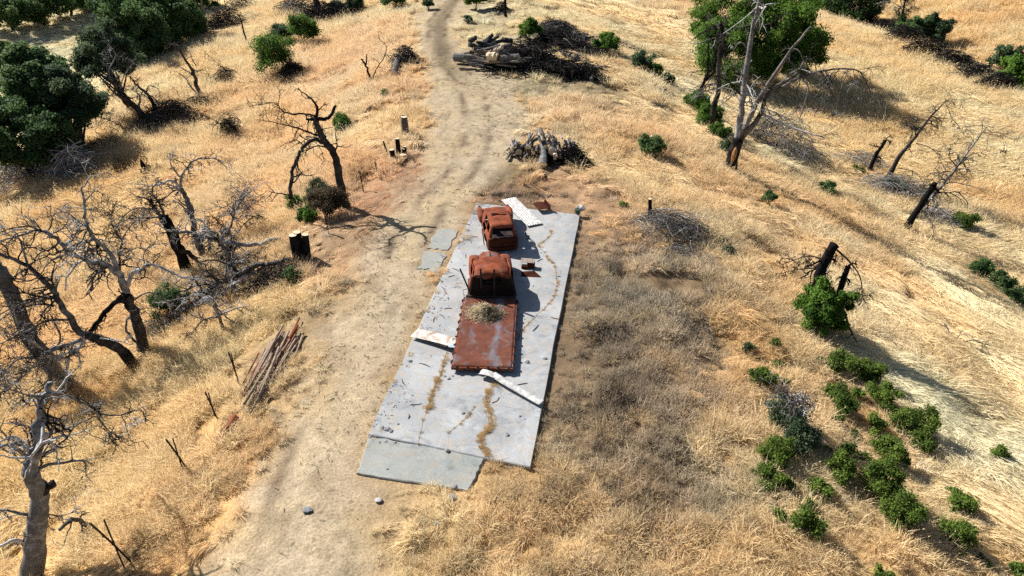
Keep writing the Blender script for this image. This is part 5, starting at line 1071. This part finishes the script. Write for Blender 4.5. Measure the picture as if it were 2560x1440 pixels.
SH = [(2010,1310,31,"roundest single bright shrub, lowest of the slope's big shrubs"),(2015,1268,16,"small shrub touching the roundest bright one from above"),(1943,1290,15,"small lone shrub beside the roundest bright shrub"),(1940,1135,33,"round shrub at the inner edge of the patch, below the grey twigged bush"),(1905,1182,20,"yellowish small shrub under the inner edge's round shrub"),(1915,1220,18,None),(1955,1207,20,None),(2043,1222,25,"round dark shrub alone in the middle of the patch"),(2095,1172,30,"dark shrub in the grey bush's shadow"),(2065,1125,11,None),(2122,1130,19,"loose small shrub amid the patch with thin leaves"),(2190,1195,50,"largest bright shrub of the slope patch"),(2245,1268,48,"large dark shrub joined below the largest bright one, with grey twigs"),(2215,1130,31,"shrub just above the largest bright shrub"),(2160,1150,14,None),(2300,1106,27,"shrub at the outer edge of the patch casting a long shadow"),(2288,1055,33,"dense round shrub next to the pale flattened grass"),(2240,1050,26,"yellowish shrub inside the dense round one"),(2180,1066,22,"shrub in the middle of the upper patch, small and dark"),(2196,990,30,"round lone shrub by the dark tree shadow's edge"),(2165,940,31,"shrub inside the long tree shadow"),(2100,915,33,"topmost large shrub of the slope patch"),(2100,1010,29,"dark shrub in the upper patch's inner row"),(2085,1050,14,None),(2075,985,17,None),(2045,907,13,None),(2033,905,9,None),(1900,950,25,"low leafy shrub apart from the patch, nearest the grassy shoulder"),(1945,915,11,None),(1935,860,10,None),(1958,960,14,None),(2490,1140,20,"lone dark green shrub on pale flattened grass"),(2392,1258,25,"outer pair's larger green shrub on the lower slope"),(2374,1235,13,"outer pair's smaller green shrub on the lower slope"),(2392,1340,36,"reddish tinged green shrub near the lower corner"),(2445,1402,16,None),(2540,1430,20,"bright shrub in the lower corner of the slope"),(2205,1440,17,"shrub cut by the lower edge"),(2130,1090,12,None),(2260,1160,12,None),(2140,985,12,None)]
for k, (x, y, r, lab) in enumerate(SH):
    shrub(lab or "small green shrub among the larger ones of the slope patch", x, y, r * 1.08, 100 + k, group=GS, dens=1.2)
shrub("grey twigged dark bush leading the slope patch", 1955, 1035, 46, 160, M['leaf_grey'], .09); shrub("dark green low half of the grey twigged bush", 1990, 1095, 40, 161, M['leaf_grey'], .09)
dead_tree("bare grey twigs standing out of the dark bush on the slope", (1980, 1095), [([(1980,1095),(1975,1040),(1970,990)], .05, .015, 3, .6), ([(1980,1060),(2000,1020),(2020,985)], .03, .01, 2.5, .6), ([(1978,1070),(1990,1100),(2000,1120)], .03, .01, 3, .75)], 47, lev=2, fan=4, name="bare_thicket", cat="dead shrub", tl=.6)
leafy_tree("green regrowth bush wrapped round the burnt snag", (2045, 830), (2062, 778), 62, 80, 18000, .11, M['leaf_green'], 40, clumps=46, trunk_r=.1, name="green_bush", cat="bush", fill=.25)
OTH = [(700,150,58,"big round green bush on the upper slope",M['leaf_green'],.18),(762,88,36,"green bush just beyond the big round one",M['leaf_green'],.18),(855,315,21,"small upright green bush alone on the slope above the dead oak",M['leaf_green'],.12),(742,515,22,"leafy green sprout climbing by the dark dead bush",M['leaf_green'],.12),(772,545,24,"green lower half of the sprout by the dark dead bush",M['leaf_green'],.12),(432,758,46,"dark green bush under the fallen grey limb",M['leaf_oak'],.10),(735,700,20,"dark green leaves inside the brush below the three-stem stump",M['leaf_oak'],.10),(960,238,9,"tiny green tuft beside the wire on the slope",M['leaf_green'],.12),(1325,85,24,"green weeds beside the dark brush row",M['leaf_green'],.2),(1518,122,26,"green bush between two dark brush piles",M['leaf_green'],.2),(1605,163,24,"bluish green bush at the swale's edge",M['leaf_grey'],.18),(1640,185,16,"low green bush just down the swale",M['leaf_green'],.18),(1666,207,16,"pale green bush at the end of the swale row",M['leaf_grey'],.18),(1742,268,28,"green bush at the foot of the black forked trunk",M['leaf_green'],.14),(1768,300,30,"green bush beside the half charred trunk's foot",M['leaf_green'],.14),(1795,338,22,"low green bush below the half charred trunk",M['leaf_green'],.13),(1812,378,20,"pale bluish bush beside the big burnt tree",M['leaf_grey'],.12),(1628,372,28,"olive bush round the small sawn stump",M['leaf_oak'],.12),(2140,432,15,"bright feathery bush by the short black snag",M['leaf_shrub'],.12),(2062,480,20,"dark low bush in the brush below the burnt tree",M['leaf_oak'],.12),(2212,470,16,"bluish green tuft at the leaning dead pine's foot",M['leaf_grey'],.12),(2238,470,18,"yellow green tuft beside the leaning dead pine's foot",M['leaf_shrub'],.12),(2402,560,24,"bright yellow green shrub on the swale path",M['leaf_shrub'],.12),(2440,675,26,"olive green shrub at the top of the dark strip",M['leaf_oak'],.12),(2492,710,26,"dark green shrub in the dark strip down the slope",M['leaf_oak'],.12),(2535,745,26,"lowest dark green shrub of the dark strip",M['leaf_oak'],.12),(1800,605,12,"small green sprout in grass below the fallen grey branches",M['leaf_shrub'],.10),(1818,632,14,"grey green tuft below the small green sprout",M['leaf_grey'],.10),(1558,515,9,"tiny green plant in the grass by the thin snag",M['leaf_shrub'],.10),(1190,6,24,"green bush at the top by the track",M['leaf_green'],.2),(1072,14,14,"low green weeds where the track crests",M['leaf_grey'],.16),(985,6,26,"dark bush where the wire meets the ridge",M['leaf_oak'],.2),(1170,52,10,"small weed beside the far track",M['leaf_grey'],.16),(890,20,22,"grey green bush by the tangled fallen boughs",M['leaf_grey'],.2),(845,25,18,"dull bush behind the tangled fallen boughs",M['leaf_grey'],.2),(2230,1045,0,None,None,0),(185,1055,14,"wisp of blue green sprouts under the dead oak",M['leaf_grey'],.07),(1920,500,16,"dark tuft in the dead grass downhill of the burnt tree",M['leaf_oak'],.11),(1870,870,14,"faint green sprouts beside the steel grate",M['leaf_grey'],.09),(710,95,24,"dull bush at the shadowed edge of the big round one",M['leaf_grey'],.16)]
for k, (x, y, r, lab, mt, lf) in enumerate(OTH):
    if r: shrub(lab, x, y, r, 200 + k, mt, lf, .8 if mt is M['leaf_grey'] else 1.1)
shrub("brown withered bush at the foot of the leaning dead oak", 822, 512, 48, 300, M['leaf_dry'], .09, .8, name="dry_shrub"); shrub("olive topped withered bush beside the brown one", 800, 490, 30, 301, M['leaf_grey'], .09, .7, name="dry_shrub")
brush("wiry dead stems standing through the brown withered bush", 815, 525, (1.1, 1.0, 1.0), 260, 1.0, .012, .3, .1, name="brush_thicket", cat="dead brush")
brush("burnt stump brush beside the far track", 1252, 25, (1.2, 1.0, .8), 200, 1.0, .025, .1, .1); dead_tree("black burnt post-like trunk by the far track", (1264, 42), [([(1264,44),(1263,20),(1262,-6)], .16, .14, .1, .0)], 48)
# the two-strand wire running up the slope
for off in (0, .25):
    Wp = [hit(x, y) for x, y in ((1008, 288), (1000, 245), (994, 200), (990, 130), (986, 60), (985, 12))]; P = smooth_path([q + np.array([off, 0, .9 if i in (0,) else .25]) for i, q in enumerate(Wp)], 6)
    mb = MB(); mb.tube(P, .028, 4); tag(mb.build("fence_wire", M['iron'], loc=P[0]), "thin dark wire running up the ridge from the tall lone stump", "wire", "paired wires from the lone stump")

# ------------------------------------------------------------------ the dry grass
def tuft(kind, seed):
    rg = np.random.default_rng(seed); mb = MB()
    n = {0: 90, 1: 90, 2: 60, 3: 80}[kind]; spread = {0: .24, 1: .26, 2: .30, 3: .24}[kind]
    for k in range(n):
        a = rg.uniform(0, 2 * math.pi); q = spread * math.sqrt(rg.random()); p = np.array([q * math.cos(a), q * math.sin(a), -.05])
        if kind == 0: L = rg.uniform(.5, 1.0) * .62; d = np.array([math.cos(a + rg.normal(0, .9)) * .5, math.sin(a + rg.normal(0, .9)) * .5, 1.0]); dr = 1.1
        elif kind == 1: L = rg.uniform(.6, 1.25) * 1.0; d = np.array([1.0, rg.normal(0, .26), .50]); dr = 1.0
        elif kind == 2: L = rg.uniform(.3, .9) * .30; b = rg.uniform(0, 6.28); d = np.array([math.cos(b), math.sin(b), .35]); dr = .5
        else: L = rg.uniform(.4, 1.0) * .55; d = rg.normal(0, .55, 3) + [0, 0, .9]; dr = .4
        d /= np.linalg.norm(d); w_ = rg.uniform(.006, .011) * (1.7 if kind == 1 else 1.15)
        s_ = np.cross(d, [rg.normal(), rg.normal(), .3]); s_ /= np.linalg.norm(s_) + 1e-6
        m1 = p + d * L * .5; d2 = d + np.array([0, 0, -dr * .6]) + rg.normal(0, .15, 3); d2 /= np.linalg.norm(d2); m2 = m1 + d2 * L * .5
        if m2[2] < .01: m2[2] = .01
        mb.add(np.array([p - s_ * w_, p + s_ * w_, m1 + s_ * w_ * .8, m1 - s_ * w_ * .8, m2]), [np.array([[0, 1, 2, 3]]), np.array([[3, 2, 4]])])
        if kind in (0, 3) and k % 3 == 0:
            e = m2 + d2 * .05; mb.add(np.array([m2 - s_ * .012, m2 + s_ * .012, e]), np.array([[0, 1, 2]]))
    ob = mb.build("grass_tuft_shape_" + "abcdefghijkl"[kind * 3 + seed % 3], M['grass']); COL.objects.unlink(ob); return ob
protos = [tuft(k, k * 10 + j) for k in range(4) for j in range(3)]
def rows(y0, y1, dens):
    out = []; y = y0
    while y < y1:
        dy = min(4.0, y1 - y); ym = y + dy / 2; xl, xr = -.78 * ym - 6, .80 * ym + 6
        n = int((xr - xl) * dy * dens(ym)); out.append(np.c_[rng.uniform(xl, xr, n), rng.uniform(y, y + dy, n)]); y += dy
    return np.concatenate(out)
G = rows(9, 205, lambda y: 17 if y < 32 else 17 * (32 / y) ** 1.55)
gxx, gyy = G[:, 0], G[:, 1]; gz = hgt(gxx, gyy)
dist = np.sqrt(gxx ** 2 + gyy ** 2 + (gz - CAMH) ** 2)
vx = gxx; vd = gyy * C_ - (gz - CAMH) * S_; vy = -(gyy * S_ + (gz - CAMH) * C_)
inside = (np.abs(vx / vd) < .78) & (vy / vd < .48) & (vy / vd > -.46)
sd = np.minimum(poly_sd(gxx, gyy, SLAB), poly_sd(gxx, gyy, APRON))
pmk = path_mask(gxx, gyy)
left_edge = gxx < np.interp(gyy, [SLAB[3][1], SLAB[0][1]], [SLAB[3][0], SLAB[0][0]]) + .45
keep = inside & (sd > np.where(left_edge, -.35 * np.clip(.5 + 2.5 * fbm(gxx, gyy, 145, 3), 0, 1), .05)) & (rng.random(len(G)) > .86 * sstep(.25, .9, pmk))
for pt in (patch_a, patch_b):
    vs_ = np.array([v.co[:2] for v in pt.data.vertices]); c_ = vs_.mean(0); keep &= np.hypot(gxx - c_[0], gyy - c_[1]) > .95
gxx, gyy, gz, dist, pmk, sd = gxx[keep], gyy[keep], gz[keep], dist[keep], pmk[keep], sd[keep]
zc_, zh_, zk_, zd2 = zone(gxx, gyy); ng = len(gxx)
PILE = [(hit(1366, 400), 2.6, 1.3), (hit(1210, 160), 3.4, 2.6), (hit(1330, 165), 4.0, 2.8), (hit(1420, 185), 4.0, 1.6), (hit(1395, 78), 3.2, 4.0), (hit(1450, 105), 4.2, 2.0), (hit(1430, 124), 4.6, 1.8), (hit(1700, 712), 1.6, 1.3), (hit(650, 905), 1.4, 2.2)]
out_ = np.ones(ng, bool)
for c_, ax_, ay_ in PILE: out_ &= ((gxx - c_[0]) / ax_) ** 2 + ((gyy - c_[1]) / ay_) ** 2 > rng.uniform(.5, 1.1, ng)
thin = out_ & (rng.random(ng) < zd2 * (1 - .8 * sstep(.10, .26, fbm(gxx * .45, gyy * .45, 141, 4))))
gxx, gyy, gz, dist, pmk, sd, zc_, zh_, zk_ = [a[thin] for a in (gxx, gyy, gz, dist, pmk, sd, zc_, zh_, zk_)]; ng = len(gxx)
e_ = .25; sxg = (z_base(gxx + e_, gyy) - z_base(gxx - e_, gyy)) / (2 * e_); syg = (z_base(gxx, gyy + e_) - z_base(gxx, gyy - e_)) / (2 * e_)
kind = (np.cumsum(zk_ + 1e-6, 1) / (zk_ + 1e-6).sum(1)[:, None] > rng.random(ng)[:, None]).argmax(1)
kind = np.where(rng.random(ng) < pmk * 1.2, 2, kind)
lod = sstep(.10, .22, fbm(gxx * .22, gyy * .22, 95, 3)); kind = np.where((rng.random(ng) < .7 * lod) & (kind == 0), 1, kind)
swirl = 3.2 * fbm(gxx * .16, gyy * .16, 97, 3) + np.where(gxx > 3, -.55, 3.6)
rz = np.where(kind == 1, swirl + rng.normal(0, .22, ng), rng.uniform(0, 6.28, ng))
sc = (zh_ / .38) * np.clip(dist / 32, .9, 2.6) ** .85 * np.clip(np.exp(rng.normal(-.05, .33, ng)), .4, 2.1) * (1 - .55 * pmk)
sc *= 1 - .35 * sstep(.02, .2, fbm(gxx * .45, gyy * .45, 141, 4)); sc = np.minimum(sc, 1.1 + dist * .018); sc *= np.where(sd < .6, .6, 1) * (1 + .7 * fbm(gxx * .5, gyy * .5, 99, 3))
TRL = np.array([hit(*q)[:2] for q in ((1508,560),(1498,700),(1488,820),(1466,960),(1442,1100),(1430,1180),(1452,1300),(1485,1390),(1500,1450))])[::-1]
trl = np.exp(-((gxx - np.interp(gyy, TRL[:, 1], TRL[:, 0]) + .5 * fbm(gyy * .5, gyy * 0, 151, 2)) / .17) ** 2) * (gyy < TRL[-1, 1] + 1)
sc = sc * (1 - .6 * trl)
nrm = np.stack([-sxg * .8, -syg * .8, np.ones(ng)], 1); nrm /= np.linalg.norm(nrm, axis=1)[:, None]
rx = np.arctan2(-nrm[:, 1], nrm[:, 2]); ry = np.arcsin(np.clip(nrm[:, 0], -1, 1))
eul = np.zeros((ng, 3))
for i in range(ng):
    m3 = Euler((rx[i], ry[i], 0), 'XYZ').to_matrix() @ Matrix.Rotation(rz[i], 3, 'Z'); eul[i] = m3.to_euler('XYZ')
vr = 1 + .45 * fbm(gxx * .45, gyy * .45, 101, 4) + .55 * fbm(gxx * 1.6, gyy * 1.6, 102, 2) + rng.normal(0, .14, ng)
hue = np.clip(.5 + 2.0 * fbm(gxx * .3, gyy * .3, 103, 3), 0, 1)[:, None]
tc = zc_ * (np.array([1.06, .96, .84]) * hue + np.array([.97, 1.02, 1.10]) * (1 - hue)) * vr[:, None]
tc = tc * np.where(kind == 1, 1.38, 1.0)[:, None]
wd = (kind == 3)[:, None]; grey = tc.mean(1)[:, None] * np.array([1.08, .96, .86]); tc = np.where(wd, tc * .85 + grey * .28, tc)
dkw = (rng.random(ng) < .30 * sstep(-.02, .18, fbm(gxx * .5, gyy * .5, 107, 3))) & (kind == 3); tc[dkw] *= .3
tc = tc + (STRAW[None] * vr[:, None] - tc) * (pmk * .7)[:, None]
tc = tc + (lin((216, 180, 130)) * .85 - tc) * (trl * .8)[:, None]
edge_r = (np.abs(pmk - .25) < .2) & (rng.random(ng) < .5); tc[edge_r] *= np.array([.98, .85, .72])
tc = tc * ALB * 1.95 * np.array([1.0, 1.17, 1.32]); tc = tc * np.array([1, 1.03, 1.08]); tc = tc * .86 + tc.mean(1)[:, None] * .15; tc = np.where((kind == 3)[:, None], tc * .84, tc); tc *= np.minimum(1, .92 / tc.max(1))[:, None]; tc = np.clip(tc, .01, .92)
gz = np.where(sd < 0, np.maximum(gz, .09), gz)
W = np.array(weed_pts); nw = len(W)
pos = np.concatenate([np.c_[gxx, gyy, gz], W[:, :3]]).astype(np.float32)
eul = np.concatenate([eul, np.c_[np.zeros((nw, 2)), rng.uniform(0, 6.28, nw)]]); sc = np.concatenate([sc, W[:, 3] * rng.uniform(.14, .40, nw)])
kind = np.concatenate([kind, np.zeros(nw, int)]); tc = np.concatenate([tc, lin((206, 176, 130))[None] * 1.5 * rng.uniform(.6, 1.0, nw)[:, None] * ALB])
pidx = kind * 3 + rng.integers(0, 3, len(kind))
def instancer(name, sel):
    me = bpy.data.meshes.new(name); k = int(sel.sum()); me.vertices.add(k); me.vertices.foreach_set("co", pos[sel].ravel())
    a = me.attributes.new("rot", 'FLOAT_VECTOR', 'POINT'); a.data.foreach_set("vector", eul[sel].astype(np.float32).ravel())
    a = me.attributes.new("scl", 'FLOAT', 'POINT'); a.data.foreach_set("value", sc[sel].astype(np.float32))
    a = me.attributes.new("pick", 'INT', 'POINT'); a.data.foreach_set("value", pidx[sel].astype(np.int32))
    a = me.attributes.new("tintc", 'FLOAT_COLOR', 'POINT'); a.data.foreach_set("color", np.c_[tc[sel], np.ones(k)].astype(np.float32).ravel())
    ob = bpy.data.objects.new(name, me); COL.objects.link(ob); md = ob.modifiers.new("scatter", 'NODES'); md.node_group = gtree(); return ob
_gt = []
def gtree():
    if _gt: return _gt[0]
    g = bpy.data.node_groups.new("grass_scatter", 'GeometryNodeTree'); g.interface.new_socket("Geometry", in_out='INPUT', socket_type='NodeSocketGeometry'); g.interface.new_socket("Geometry", in_out='OUTPUT', socket_type='NodeSocketGeometry')
    gi = g.nodes.new("NodeGroupInput"); go = g.nodes.new("NodeGroupOutput"); ip = g.nodes.new("GeometryNodeInstanceOnPoints"); g2i = g.nodes.new("GeometryNodeGeometryToInstance")
    for p_ in protos[::-1]:
        oi = g.nodes.new("GeometryNodeObjectInfo"); oi.inputs["Object"].default_value = p_; oi.inputs["As Instance"].default_value = False; g.links.new(oi.outputs["Geometry"], g2i.inputs[0])
    def na(n_, t_):
        x = g.nodes.new("GeometryNodeInputNamedAttribute"); x.data_type = t_; x.inputs[0].default_value = n_; return x.outputs[0]
    g.links.new(gi.outputs[0], ip.inputs["Points"]); g.links.new(g2i.outputs[0], ip.inputs["Instance"]); ip.inputs["Pick Instance"].default_value = True
    g.links.new(na("pick", 'INT'), ip.inputs["Instance Index"])
    e2r = g.nodes.new("FunctionNodeEulerToRotation"); g.links.new(na("rot", 'FLOAT_VECTOR'), e2r.inputs[0]); g.links.new(e2r.outputs[0], ip.inputs["Rotation"])
    g.links.new(na("scl", 'FLOAT'), ip.inputs["Scale"]); g.links.new(ip.outputs[0], go.inputs[0]); _gt.append(g); return g
isw = np.arange(len(pos)) >= ng
tag(instancer("dry_grass", ~isw), "tall dry golden grass covering the whole ridge and slopes", "grass", kind='stuff')
tag(instancer("crack_weeds", isw), "dry weeds growing out of the slab's cracks", "weeds", kind='stuff')
print("tufts", ng, nw, "objects", len(COL.objects))
